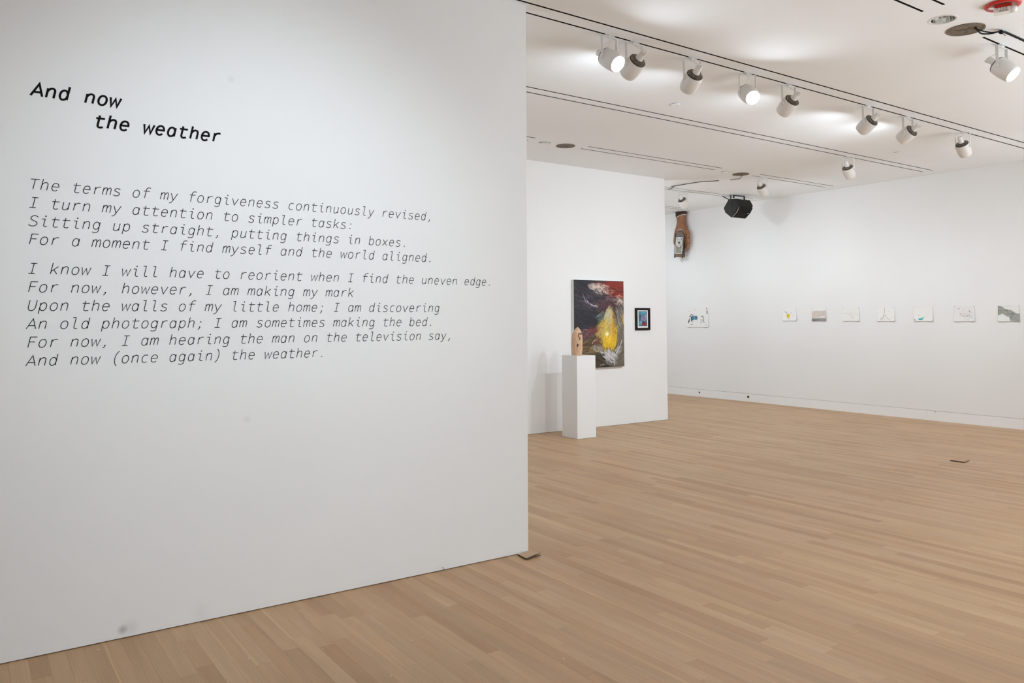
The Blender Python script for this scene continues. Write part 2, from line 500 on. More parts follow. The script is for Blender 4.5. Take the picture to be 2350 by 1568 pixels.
G = {
 'a': [el(285, 240, 172, 250, 8, 352, p=SP), [(462, 486), (462, 0)]],
 'b': [[(135, 712), (135, 0)], el(312, 240, 177, 250, 188, 532, p=SP)],
 'c': [el(325, 243, 190, 252, 52, 308, p=SP)],
 'd': [el(285, 240, 172, 250, 8, 352, p=SP), [(462, 712), (462, 0)]],
 'e': [[(112, 256), (487, 256)] + el(300, 243, 187, 252, 6, 318, p=SP)],
 'f': [[(115, 480), (500, 480)], [(268, 0), (268, 540)] + bz((268, 560), (268, 680), (335, 722), (430, 722)) + [(525, 702)]],
 'g': [el(285, 250, 172, 242, 8, 352, p=SP), [(462, 486), (462, -40)] + bz((462, -60), (462, -170), (390, -212), (275, -212)) + [(205, -208), (130, -172)]],
 'h': [[(130, 712), (130, 0)], ARCH(130, 465)],
 'i': [[(125, 482), (300, 482)] + TAIL(300), DOT(300, 672)],
 'k': [[(140, 712), (140, 0)], [(480, 486), (142, 165)], [(258, 282), (495, 0)]],
 'l': [[(100, 706), (275, 706)] + TAIL(275)],
 'm': [[(72, 486), (72, 0)], ARCH(72, 300), ARCH(300, 527)],
 'n': [[(130, 486), (130, 0)], ARCH(130, 465)],
 'o': [el(300, 243, 190, 252, 0, 360, 40, SP)],
 'p': [[(135, 486), (135, -205)], el(312, 243, 177, 250, 188, 532, p=SP)],
 'r': [[(185, 486), (185, 0)], bz((185, 290), (235, 440), (320, 494), (410, 494)) + [(495, 476)]],
 's': [bz((468, 420), (430, 470), (370, 495), (305, 495)) + bz((305, 495), (200, 495), (148, 440), (148, 378)) + bz((148, 378), (148, 250), (478, 270), (478, 125)) + bz((478, 125), (478, 40), (400, -10), (300, -10)) + bz((300, -10), (220, -10), (160, 20), (112, 65))],
 't': [[(85, 480), (505, 480)], [(232, 640), (232, 150)] + bz((232, 140), (232, 30), (280, -10), (375, -10)) + [(500, 22)]],
 'u': [[(135, 486), (135, 180)] + bz((135, 170), (135, 50), (185, -8), (270, -8)) + bz((270, -8), (350, -8), (420, 50), (465, 150)), [(465, 486), (465, 0)]],
 'v': [[(88, 486), (300, 2), (512, 486)]],
 'w': [[(42, 486), (158, 2), (300, 420), (442, 2), (558, 486)]],
 'x': [[(105, 486), (495, 0)], [(495, 486), (105, 0)]],
 'y': [[(88, 486), (305, 4)], [(512, 486), (305, 0)] + bz((300, -10), (250, -130), (200, -208), (120, -208)) + [(75, -200)]],
 'A': [[(45, 0), (300, 650), (555, 0)], [(125, 205), (475, 205)]],
 'F': [[(150, 0), (150, 650), (520, 650)], [(150, 345), (460, 345)]],
 'T': [[(58, 650), (542, 650)], [(300, 650), (300, 0)]],
 'I': [[(130, 650), (470, 650)], [(300, 650), (300, 0)], [(130, 5), (470, 5)]],
 'S': [bz((500, 565), (450, 630), (380, 664), (305, 664)) + bz((305, 664), (190, 664), (115, 600), (115, 505)) + bz((115, 505), (115, 330), (515, 350), (515, 165)) + bz((515, 165), (515, 55), (420, -10), (295, -10)) + bz((295, -10), (200, -10), (130, 25), (70, 90))],
 'U': [[(105, 650), (105, 240)] + bz((105, 240), (105, 70), (190, -10), (300, -10)) + bz((300, -10), (410, -10), (495, 70), (495, 240)) + [(495, 650)]],
 'E': [[(500, 5), (140, 5), (140, 650), (490, 650)], [(140, 350), (440, 350)]],
 'R': [[(130, 0), (130, 650), (300, 650)] + bz((300, 650), (520, 650), (520, 320), (300, 320)) + [(130, 320)], [(320, 320), (510, 0)]],
 '.': [DOT(300, 35)], ':': [DOT(300, 35), DOT(300, 400)],
 ',': [DOT(305, 38), [(318, 40), (300, -60), (215, -140)]],
 ';': [DOT(305, 38), DOT(305, 400), [(318, 40), (300, -60), (215, -140)]],
 '(': [bz((430, 790), (180, 600), (180, 30), (430, -170), 14)],
 ')': [bz((170, 790), (420, 600), (420, 30), (170, -170), 14)],
}
def ribbon(V, Fc, pts, hw, place):
    q = [pts[0]]
    for p in pts[1:]:
        if (p[0] - q[-1][0]) ** 2 + (p[1] - q[-1][1]) ** 2 > 4: q.append(p)
    n = len(q)
    if n < 2: return
    closed = (q[0][0] - q[-1][0]) ** 2 + (q[0][1] - q[-1][1]) ** 2 < 30 and n > 10
    base = len(V)
    for i in range(n):
        a = q[i - 1] if i > 0 else (q[-2] if closed else None)
        b = q[i + 1] if i < n - 1 else (q[1] if closed else None)
        def nrm(u, v):
            dx, dy = v[0] - u[0], v[1] - u[1]; l = math.hypot(dx, dy); return (-dy / l, dx / l)
        if a is None: nn, k = nrm(q[i], b), 1
        elif b is None: nn, k = nrm(a, q[i]), 1
        else:
            n1, n2 = nrm(a, q[i]), nrm(q[i], b)
            sx, sy = n1[0] + n2[0], n1[1] + n2[1]; l = math.hypot(sx, sy)
            if l < .3: nn, k = n1, 1
            else:
                nn = (sx / l, sy / l); k = min(2.4, 1 / max(.2, nn[0] * n1[0] + nn[1] * n1[1]))
        for s in (1, -1):
            V.append(place(q[i][0] + nn[0] * hw * k * s, q[i][1] + nn[1] * hw * k * s))
    for i in range(n - 1):
        k = base + 2 * i
        Fc.append((k, k + 1, k + 3, k + 2))
def write(name, text, em, hw, origin, ux, uz, mt, parent=None, slant=.194, dotr=42, adv=600, yscale=1.0):
    """lay text down as strokes; origin/ux/uz are vectors of the plane it is printed on"""
    O, ux, uz = Vector(origin), Vector(ux), Vector(uz)
    line = parent
    if ' ' in text:
        line = bpy.data.objects.new(name, None); line.empty_display_size = .05; link(line, parent)
    ci = 0
    for word in text.split(' '):
        V, Fc = [], []
        lay_ = [0]
        for ch in word:
            x0 = ci * adv; ci += 1
            def sh(p): return (x0 + p[0] + slant * p[1], p[1] * yscale)
            def place(x, y): return O + ux.cross(uz) * (lay_[0] * .00008) + ux * (x * em / 1000) + uz * (y * em / 1000)
            for q in G[ch]:
                lay_[0] = (lay_[0] + 1) % 5
                if q[0] == 'dot':
                    c = sh((q[1], q[2])); k = len(V)
                    for t in range(16):
                        V.append(place(c[0] + dotr * math.cos(t * PI / 8), c[1] + dotr * math.sin(t * PI / 8)))
                    Fc.append(tuple(range(k, k + 16)))
                else:
                    ribbon(V, Fc, [sh(p) for p in q], hw, place)
        ci += 1
        me = bpy.data.meshes.new('word')
        me.from_pydata([tuple(v) for v in V], [], Fc)
        me.materials.append(mt)
        o = bpy.data.objects.new('word', me)
        link(o, line)

yt = -.0012
ttl = thing('title_lettering', (.2235, Y1, 2.5), 'large bold black slanted two-line title lettering high on the near white wall', 'lettering')
write('text_line', 'And now', .0926, 53, (0, yt, .122), (1, 0, 0), (0, 0, 1), M['letter'], ttl)
write('text_line', 'the weather', .0930, 53, (.2675, yt, .008), (1, 0, 0), (0, 0, 1), M['letter'], ttl)
poem = thing('poem_lettering', (.228, Y1, 1.3), 'ten lines of thin black slanted typewriter lettering below the bold title', 'lettering')
LN = [('The terms of my forgiveness continuously revised,', 2.1735), ('I turn my attention to simpler tasks:', 2.086),
      ('Sitting up straight, putting things in boxes.', 1.999), ('For a moment I find myself and the world aligned.', 1.9125),
      ('I know I will have to reorient when I find the uneven edge.', 1.774), ('For now, however, I am making my mark', 1.687),
      ('Upon the walls of my little home; I am discovering', 1.600), ('An old photograph; I am sometimes making the bed.', 1.5135),
      ('For now, I am hearing the man on the television say,', 1.427), ('And now (once again) the weather.', 1.341)]
for k, (s, z) in enumerate(LN):
    write('text_line', s, .0740, 22, (k * .0016, yt, z - 1.3), (1, 0, 0), (0, 0, 1), M['letter'], poem)

# ------------------------------------------------------------------ track spotlights
def make_meshes():
    D = {}
    def keep(name, bm, mts, sm=True):
        me = bpy.data.meshes.new(name)
        bmesh.ops.recalc_face_normals(bm, faces=bm.faces)
        bm.to_mesh(me); bm.free()
        if sm:
            smooth(me)
            me.set_sharp_from_angle(angle=math.radians(38))
        for x in mts: me.materials.append(x)
        D[name] = me
    # body axis = local -Z (mouth below), pivot at origin
    bm = bmesh.new()
    lathe(bm, [(.0700, .045), (.0728, .040), (.0760, .005), (.0768, -.030), (.0755, -.060), (.0715, -.088), (.0655, -.108), (.0625, -.111), (.0625, -.104), (.0680, -.086), (.0715, -.058), (.073, -.030), (.0722, .0), (.0690, .040), (.0700, .045)], 40)
    for s in (1, -1):   # pivot bosses
        lathe(bm, [(0, .0), (.011, .0), (.011, .014), (.007, .018), (0, .018)], 14, Matrix.Translation((s * .071, 0, .005)) @ Matrix.Rotation(s * PI / 2, 4, 'Y'))
    keep('bell', bm, [M['lampwhite']])
    bm = bmesh.new()    # dark dished ring behind the bell with radial fins
    lathe(bm, [(.069, .043), (.0700, .051), (.0665, .055), (.0655, .049), (.069, .043)], 40)
    lathe(bm, [(.034, .064), (.038, .066), (.035, .071), (.031, .068), (.034, .064)], 32)
    for s in (1, -1):
        lathe(bm, [(0, 0), (.0045, 0), (.0045, .003), (0, .004)], 10, Matrix.Translation((s * .062, 0, .054)), mi=1)
    keep('vent_ring', bm, [M['vent'], M['chrome']])
    bm = bmesh.new()
    for k in range(26):
        a = 2 * PI * k / 26
        vs = box(bm, .033, .067, -.0013, .0013, .040, .058)
        for v in vs:
            if v.co.z > .05: v.co.z = .066 - (v.co.x - .033) * .34
        bmesh.ops.rotate(bm, verts=vs, cent=(0, 0, 0), matrix=Matrix.Rotation(a, 3, 'Z'))
    keep('vent_fins', bm, [M['fin']], False)
    bm = bmesh.new()    # baffle below the fins: dark plate that leaves light slits
    lathe(bm, [(.0345, .034), (.068, .034)], 32)
    keep('baffle', bm, [M['vent']])
    bm = bmesh.new()    # neck and socket
    lathe(bm, [(.030, .040), (.034, .062), (.032, .075), (.0265, .092), (.0255, .140), (.0235, .146), (.010, .148), (0, .148)], 28)
    box(bm, -.006, .006, .018, .030, .128, .150)
    keep('lamp_neck', bm, [M['lampwhite']])
    bm = bmesh.new()    # reflector lamp: glass back cone
    lathe(bm, [(.030, .046), (.045, .010), (.060, -.055), (.0640, -.078)], 32)
    keep('lamp_cone', bm, [M['chrome']])
    bm = bmesh.new()
    lathe(bm, [(.0650, -.078), (.061, -.090), (.048, -.098), (.025, -.103), (0, -.104)], 32)
    keep('lamp_lens', bm, [M['lens']])
    # yoke in yoke frame: top bar along X at z=0, arms down to z=-.19
    bm = bmesh.new()
    box(bm, -.0805, .0805, -.009, .009, -.020, -.016)
    box(bm, -.0815, -.0770, -.012, .012, -.198, -.016)
    box(bm, .0770, .0815, -.012, .012, -.198, -.016)
    keep('yoke', bm, [M['lampwhite']], False)
    bm = bmesh.new()
    box(bm, -.040, .040, -.0065, .0065, -.004, .012, .0015)
    box(bm, -.016, .016, -.011, .011, -.012, -.002, .0015)
    lathe(bm, [(0, -.024), (.008, -.024), (.008, -.010), (0, -.010)], 14)
    box(bm, .040, .058, -.004, .004, -.003, .004)
    keep('track_adapter', bm, [M['lampwhite']], False)
    return D
LM = make_meshes()
PIV = -.186
def fixture(x, y, ax, label, watts=120, deg=80, leak=5.0, group='track spotlights hanging from the ceiling slots', swing=1, fam='w2'):
    t = thing('track_spotlight', (x, y, H), label, 'spotlight', group)
    ax = Vector(ax).normalized()
    hz = Vector((ax.x, ax.y, 0)); hz.normalize()
    side = Vector((-hz.y, hz.x, 0))         # pivot axis
    zc = -ax
    yc = zc.cross(side)
    Rb = Matrix((side, yc, zc)).transposed().to_4x4()
    B = Matrix.Translation((0, 0, PIV)) @ Rb
    def add(nm, me, mtx, mm=None):
        o = bpy.data.objects.new(nm, LM[me]); link(o, t); o.matrix_local = mtx
        return o
    add('bell', 'bell', B); 
    vr = add('vent_ring', 'vent_ring', B)
    f = bpy.data.objects.new('vent_fins', LM['vent_fins']); link(f, vr)
    add('socket_housing', 'lamp_neck', B)
    add('lamp_cone', 'lamp_cone', B)
    add('lamp_lens', 'lamp_lens', B)
    Yk = Matrix((side, Vector((0, 0, 1)).cross(side), Vector((0, 0, 1)))).transposed().to_4x4()
    add('yoke', 'yoke', Yk)
    add('track_adapter', 'track_adapter', Matrix.Identity(4))
    # cord from the socket cap up to the adapter
    end = B @ Vector((0, .024, .142))
    b = (B @ Vector((0, .04, .175)))
    bm = bmesh.new()
    mid = Vector((end.x * .75 + swing * .012, end.y * .75, end.z * .55 - .02))
    tube(bm, curve_pts([end, end * .6 + b * .4 + Vector((0, 0, .006)), mid, Vector((.022, 0, -.030)), Vector((.020, 0, -.006))], 7), .0028, 8)
    mk('power_cord', bm, M['lampwhite'], t, True)
    # its own light: through the lens, and a little escaping at the vents
    C = Vector((x, y, H + PIV)) + ax * .110
    spot('lamp_light', C, C + ax, watts * P[fam], deg, 1.0, .022, LC)
    spot('spill_light', C + ax * .002, C + ax, 40 * P['spill'], 172, 1.0, .05, LC)
    if leak:
        l = bpy.data.lights.new('vent_glow', 'POINT'); l.energy = leak * .15 * P['glow']; l.shadow_soft_size = .012; l.color = (1, .97, .94)
        # between the cone and the bell, on the upper side
        sgn = 1 if (Rb @ Vector((0, 1, 0))).z > 0 else -1
        o = bpy.data.objects.new('vent_glow', l); COL.objects.link(o)
        o.matrix_world = Matrix.Translation(Vector((x, y, H)) + (B @ Vector((0, sgn * .055, .026))))
    return t
FX = [
 (4.042, 4.461, (.052, -.804, -.593), 'lit white spotlight nearest the text wall, its bright lens facing the viewer', 120, 95, 9),
 (4.308, 4.464, (.083, .870, -.486), 'white spotlight close beside the first lit lamp, vented back turned to the viewer', 110, 92, 4),
 (4.976, 4.462, (.226, .789, -.572), 'white spotlight with scuffed bell rim, hanging between the two lit lamps of the front track', 110, 92, 5),
 (5.700, 4.465, (-.333, -.745, -.578), 'second lit white spotlight on the front track, bright lens facing the viewer', 120, 95, 9),
 (6.306, 4.470, (.161, .824, -.544), 'white spotlight just right of the second lit lamp on the front track, bell tilted left', 200, 92, 5),
 (7.623, 4.460, (.105, .858, -.502), 'white spotlight tilted steeply left, sixth lamp along the front ceiling track', 420, 95, 5),
 (8.399, 4.461, (.100, .887, -.452), 'white spotlight with a long drooping cord loop, seventh lamp along the front ceiling track', 300, 95, 5),
 (9.629, 4.466, (.641, .052, -.766), 'white spotlight pointing down towards the drawings wall, last lamp of the front track', 190, 92, 6),
 (9.837, 6.064, (.621, .119, -.775), 'single white spotlight hanging alone from the second ceiling track', 190, 92, 6),
 (10.136, 7.702, (.663, .074, -.745), 'white spotlight hanging above and right of the black loudspeaker', 110, 90, 6),
 (10.117, 9.330, (.663, .111, -.740), 'small distant white spotlight hanging just left of the black loudspeaker', 90, 90, 5),
 (6.811, 2.834, (-.013, -.716, -.698), 'lit white spotlight at the upper right under the black cable and brown disc', 110, 95, 7),
]
for x, y, ax, lb, wt, dg, lk in FX:
    fixture(x, y, ax, lb, wt, dg, lk, swing=-1 if x > 6 else 1, fam='front' if ax[1] < -.3 else ('w3' if ax[0] > .5 else 'w2'))

# ------------------------------------------------------------------ recessed downlights, brown cover discs
for (hx, hy, r), lb in zip(HOLES, ('recessed round downlight next to the brown disc at the upper right',
                                   'recessed round downlight beside the brown disc above the text wall edge',
                                   'small recessed downlight beside the farthest brown disc')):
    t = thing('recessed_downlight', (hx, hy, H), lb, 'downlight', 'recessed downlights in the ceiling')
    bm = bmesh.new(); lathe(bm, [(r - .002, .0), (r - .002, -.002), (r + .012, -.004), (r + .020, -.001), (r + .020, 0)], 48)
    mk('trim_ring', bm, M['lampwhite'], t, True)
    bm = bmesh.new()
    n = 40; prev = None
    for z, rr in ((0, r - .001), (.05, r - .006), (.10, r - .014), (.13, r * .55), (.14, .0)):
        if rr == 0:
            c = bm.verts.new((0, 0, z)); [bm.faces.new((prev[k], prev[(k + 1) % n], c)) for k in range(n)]
        else:
            ring = [bm.verts.new((rr * (1 + .012 * (k % 2)) * math.cos(2 * PI * k / n), rr * (1 + .012 * (k % 2)) * math.sin(2 * PI * k / n), z)) for k in range(n)]
            if prev: [bm.faces.new((prev[k], prev[(k + 1) % n], ring[(k + 1) % n], ring[k])) for k in range(n)]
            prev = ring
    mk('reflector', bm, M['reflector'], t)
    bm = bmesh.new(); lathe(bm, [(0, .045), (.014, .050), (.022, .065), (.020, .090), (.012, .11), (0, .12)], 20)
    mk('bulb', bm, M['lampwhite'], t, True)

def disc_mat():
    mt = mat('aged_brown_board', (.15, .115, .085), .7)
    n = NT(mt); tc = n.n('ShaderNodeTexCoord')
    a = n.noise(tc.outputs['Object'], 9, 5, .65, 1.5); b = n.noise(tc.outputs['Object'], 60, 3, .6)
    c = n.mix(a, (.075, .055, .038), (.30, .24, .175)); c = n.mix(n.math('MULTIPLY', b, .5), c, (.14, .11, .085))
    n.l(c, n.b.inputs['Base Color']); n.bump(a, .4, .004)
    return mt
M['disc'] = disc_mat()
for (x, y, r), lb in zip(((6.201, 2.825, .133), (6.199, 7.682, .121), (9.634, 7.708, .125)),
        ('round brown cover disc in the ceiling with two black cables coming out', 'round brown ceiling disc with no cable, in front of the painting wall',
         'small far brown cover disc in the ceiling with one thin cable')):
    t = thing('cover_disc', (x, y, H), lb, 'ceiling cover', 'brown discs in the ceiling')
    bm = bmesh.new(); lathe(bm, [(0, -.004), (r * .80, -.0045), (r * .81, -.0025), (r * .86, -.0025), (r * .87, -.006), (r, -.006), (r, .0)], 56)
    mk('plate', bm, M['disc'], t)
    bm = bmesh.new()
    for a0, L in ((.4, .55), (2.4, .6), (4.3, .35)):
        p = [(r * t_ * L * math.cos(a0 + .25 * math.sin(t_ * 7)), r * t_ * L * math.sin(a0 + .25 * math.sin(t_ * 7)), -.0048) for t_ in (.0, .25, .5, .75, 1)]
        tube(bm, p, .0022, 6)
    mk('crack', bm, M['vent'], t)

# ------------------------------------------------------------------ cables
bm = bmesh.new()
z = H - .004
a = curve_pts([(6.200, 2.755, z), (6.215, 2.745, H - .03), (6.275, 2.742, H - .045), (6.345, 2.705, H - .040), (6.40, 2.672, H - .022), (6.47, 2.668, H - .012), (6.60, 2.672, H - .004), (7.2, 2.676, H - .003), (8.2, 2.681, H - .004)], 8)
tube(bm, a, .0058, 10)
t = thing('power_cable', (0, 0, 0), 'two black cables strung from the brown disc to the track slot at upper right', 'cable')
mk('cable_strand', bm, M['cable'], t, True)
bm = bmesh.new()
b = curve_pts([(6.214, 2.765, z), (6.225, 2.752, H - .020), (6.285, 2.735, H - .026), (6.350, 2.708, H - .030), (6.41, 2.684, H - .020), (6.47, 2.680, H - .010), (6.60, 2.684, H - .003), (7.2, 2.688, H - .001)], 8)
tube(bm, b, .0052, 10)
mk('cable_strand', bm, M['cable'], t, True)
bm = bmesh.new()
lathe(bm, [(0, -.014), (.014, -.014), (.016, 0), (.014, .014), (0, .014)], 12, Matrix.Translation((6.425, 2.672, H - .022)) @ Matrix.Rotation(PI / 2, 4, 'Y'))
tube(bm, [(6.425, 2.672, H - .022), (6.43, 2.655, H - .045), (6.44, 2.648, H - .055)], .002, 6)
tube(bm, [(6.425, 2.672, H - .022), (6.45, 2.690, H - .006), (6.455, 2.70, H - .002)], .002, 6)
mk('cable_tie', bm, M['cable'], t)

def lay(ctrl, r0, r1, n=8):
    p = curve_pts(ctrl, n); k = len(p)
    bmm = bmesh.new(); tube(bmm, p, [r0 + (r1 - r0) * i / (k - 1) for i in range(k)], 8)
    return bmm
o = mk('ceiling_cable', lay([(9.56, 9.065, H - .010), (9.515, 8.839, H - .020), (9.49, 8.537, H - .030), (9.557, 8.397, H - .024), (9.70, 8.329, H - .012), (9.79, 8.26, H - .004)], .007, .006), M['brown_cable'], None, True)
tag(o, 'dark brown cable sagging along the ceiling left of the loudspeaker', 'cable')
o = mk('ceiling_cable', lay([(9.879, 8.109, H - .006), (9.85, 7.99, H - .016), (9.80, 7.86, H - .030), (9.701, 7.75, H - .022), (9.66, 7.70, H - .006)], .005, .005), M['brown_cable'], None, True)
tag(o, 'short thin dark cable curving out of the farthest brown disc', 'cable')
o = mk('ceiling_cable', lay([(9.719, 9.30, H - .006), (9.69, 9.2, H - .012), (9.653, 9.105, H - .008)], .006, .005), M['brown_cable'], None, True)
tag(o, 'short cable end at the far track beside the partition wall edge', 'cable')
bm = bmesh.new()
tube(bm, curve_pts([(2.4905, 4.314, .003), (2.4915, 4.3135, .010), (2.487, 4.3135, .016), (2.478, 4.314, .020)], 5), .0011, 6)
tag(mk('wire_hook', bm, M['cable'], None, True), 'tiny dark curved wire sticking up at the foot of the text wall', 'wire')

# sprinkler cover plates
for x, y, r, lb in ((5.919, 5.541, .048, 'flat white sprinkler plate in the ceiling below the third spotlight'), (10.101, 5.528, .045, 'flat white sprinkler plate near the far right of the ceiling')):
    t = thing('sprinkler_cover', (x, y, H), lb, 'sprinkler', 'white sprinkler plates in the ceiling')
    bm = bmesh.new(); lathe(bm, [(0, -.010), (r * .92, -.010), (r, -.007), (r, -.0055), (0, -.0055)], 36); mk('plate', bm, M['ceil'], t, False)
    bm = bmesh.new(); lathe(bm, [(r * .8, -.0055), (r * .8, 0)], 30); mk('stem', bm, M['vent'], t)

# ------------------------------------------------------------------ fire alarm
M['red'] = mat('red_plastic', (.55, .02, .012), .35)
M['clear'] = mat('frosted_lens', (.80, .79, .76), .2)
M['greytext'] = mat('grey_print', (.20, .13, .11), .6)
al = thing('fire_alarm', (5.912, 2.440, H), 'red round ceiling fire alarm with a white lens block reading FIRE', 'alarm')
bm = bmesh.new(); lathe(bm, [(0, -.004), (.098, -.004), (.098, -.014), (.105, -.018), (.108, -.010), (.108, 0)], 48); mk('back_plate', bm, M['lampwhite'], al, True)
bm = bmesh.new(); lathe(bm, [(.088, -.020), (.108, -.019), (.113, -.012), (.113, -.004), (.108, -.004), (.104, -.014), (.088, -.016), (.088, -.020)], 48); mk('rim', bm, M['red'], al, True)
A4 = Matrix.Rotation(math.radians(-66), 4, 'Z')
bm = bmesh.new(); box(bm, -.052, .052, -.034, .034, -.040, -.010, .003); bmesh.ops.transform(bm, matrix=A4, verts=bm.verts); mk('housing', bm, M['red'], al)
bm = bmesh.new()
vs = box(bm, -.056, .044, -.038, .030, -.070, -.034, .004)
bmesh.ops.transform(bm, matrix=A4, verts=bm.verts); mk('lens_block', bm, M['clear'], al)
bm = bmesh.new(); lathe(bm, [(0, -.078), (.020, -.074), (.028, -.060), (.028, -.036), (0, -.036)], 24, A4 @ Matrix.Translation((.058, -.012, 0))); mk('strobe', bm, M['clear'], al, True)
bm = bmesh.new()
for k in range(3):
    box(bm, -.028 + k * .002, .028, -.0392, -.0384, -.0615 - .0030 * k + .003, -.0603 - .0030 * k + .003)
bmesh.ops.transform(bm, matrix=A4, verts=bm.verts); mk('grille', bm, M['greytext'], al)
ux = (A4.to_3x3() @ Vector((1, 0, 0)))
org = A4 @ Vector((-.042, -.0392, -.055))
write('fire_text', 'FIRE', .0280, 38, org, ux, (0, 0, 1), M['greytext'], al, slant=0, adv=640)

# ------------------------------------------------------------------ loudspeaker
M['spk'] = mat('speaker_black', (.022, .022, .017), .8, spec=.2)
M['spkgrille'] = mat('speaker_grille', (.014, .012, .008), .7, spec=.2)
n = NT(M['spk']); tc = n.n('ShaderNodeTexCoord'); nz = n.noise(tc.outputs['Object'], 160, 2); n.bump(nz, .5, .003)
n.l(n.mix(nz, (.010, .010, .008), (.04, .039, .032)), n.b.inputs['Base Color'])
sp = thing('loudspeaker', (11.27, 9.10, H), 'black hexagonal loudspeaker hanging on a bracket under the far ceiling', 'loudspeaker')
PL = [(9.175, 3.683), (9.291, 3.536), (9.259, 3.451), (9.129, 3.350), (9.035, 3.445), (8.967, 3.521), (8.952, 3.562), (9.011, 3.668)]
PR = [(y - .068, zz - .010) for y, zz in PL]
xl, xr = 11.12 - 11.27, 11.42 - 11.27
bm = bmesh.new()
def prism(bm, A, B, xa, xb_, dy=9.10, dz=H):
    a = [bm.verts.new((xa, p[0] - dy, p[1] - dz)) for p in A]
    b = [bm.verts.new((xb_, p[0] - dy, p[1] - dz)) for p in B]
    k = len(A)
    for i in range(k): bm.faces.new((a[i], a[(i + 1) % k], b[(i + 1) % k], b[i]))
    bm.faces.new(a); bm.faces.new(b[::-1])
prism(bm, PL, PR, xl, xr)
bmesh.ops.bevel(bm, geom=list(bm.edges), offset=.004, segments=2, affect='EDGES')
mk('cabinet', bm, M['spk'], sp)
def grl(P, o_):   # bowed grille strip proud of the front
    return [(P[3][0] - .004, P[3][1] + .004), (P[3][0] - .018, P[3][1] + .004), (P[4][0] - .028, P[4][1] - .012), (P[5][0] - .014, P[5][1] - .006), (P[5][0] - .002, P[5][1] + .004)]
bm = bmesh.new(); prism(bm, grl(PL, 0), grl(PR, 0), xl + .012, xr - .010)
mk('grille', bm, M['spkgrille'], sp)
bm = bmesh.new(); box(bm, -.011, .011, -.002, .002, -.006, .006, .001)
o = mk('badge', bm, M['lampwhite'], sp); o.location = (xr - .062, PR[4][0] - 9.10 - .022, PR[4][1] - H - .020); o.rotation_euler = (math.radians(38), 0, math.radians(-12))
bm = bmesh.new()   # white piping along the grille's left edge
gp = [Vector((xl + .012, p[0] - 9.10, p[1] - H)) for p in grl(PL, 0)[1:]]
tube(bm, gp, .0022, 6); mk('edge_piping', bm, M['lampwhite'], sp, True)
bm = bmesh.new()
box(bm, -.075, .170, -.012, .012, -.010, -.003)
box(bm, -.104, -.096, -.012, .012, -.060, -.003); box(bm, -.104, -.07, -.012, .012, -.010, -.003)
box(bm, .158, .170, -.03, -.006, -.12, -.003)
mk('bracket', bm, M['black'], sp)
bm = bmesh.new(); box(bm, -.008, 0, -.012, .012, -.30, .0)
o = mk('bracket_arm', bm, M['black'], sp); o.location = (xl - .001, .02, -.0); o.rotation_euler = (math.radians(2), 0, 0)
bm = bmesh.new(); tube(bm, [(xl - .03, .19, -.004), (xl + .004, .068, -.080)], .008, 8); mk('brace', bm, M['black'], sp)

# ------------------------------------------------------------------ pedestal and carved figure
ped = thing('pedestal', (6.567, 7.935, 0), 'tall plain white square pedestal standing before the large painting', 'pedestal')
bm = bmesh.new(); box(bm, 0, .316, 0, .316, 0.002, 1.073, .0015)
mk('column', bm, M['white_box'], ped)

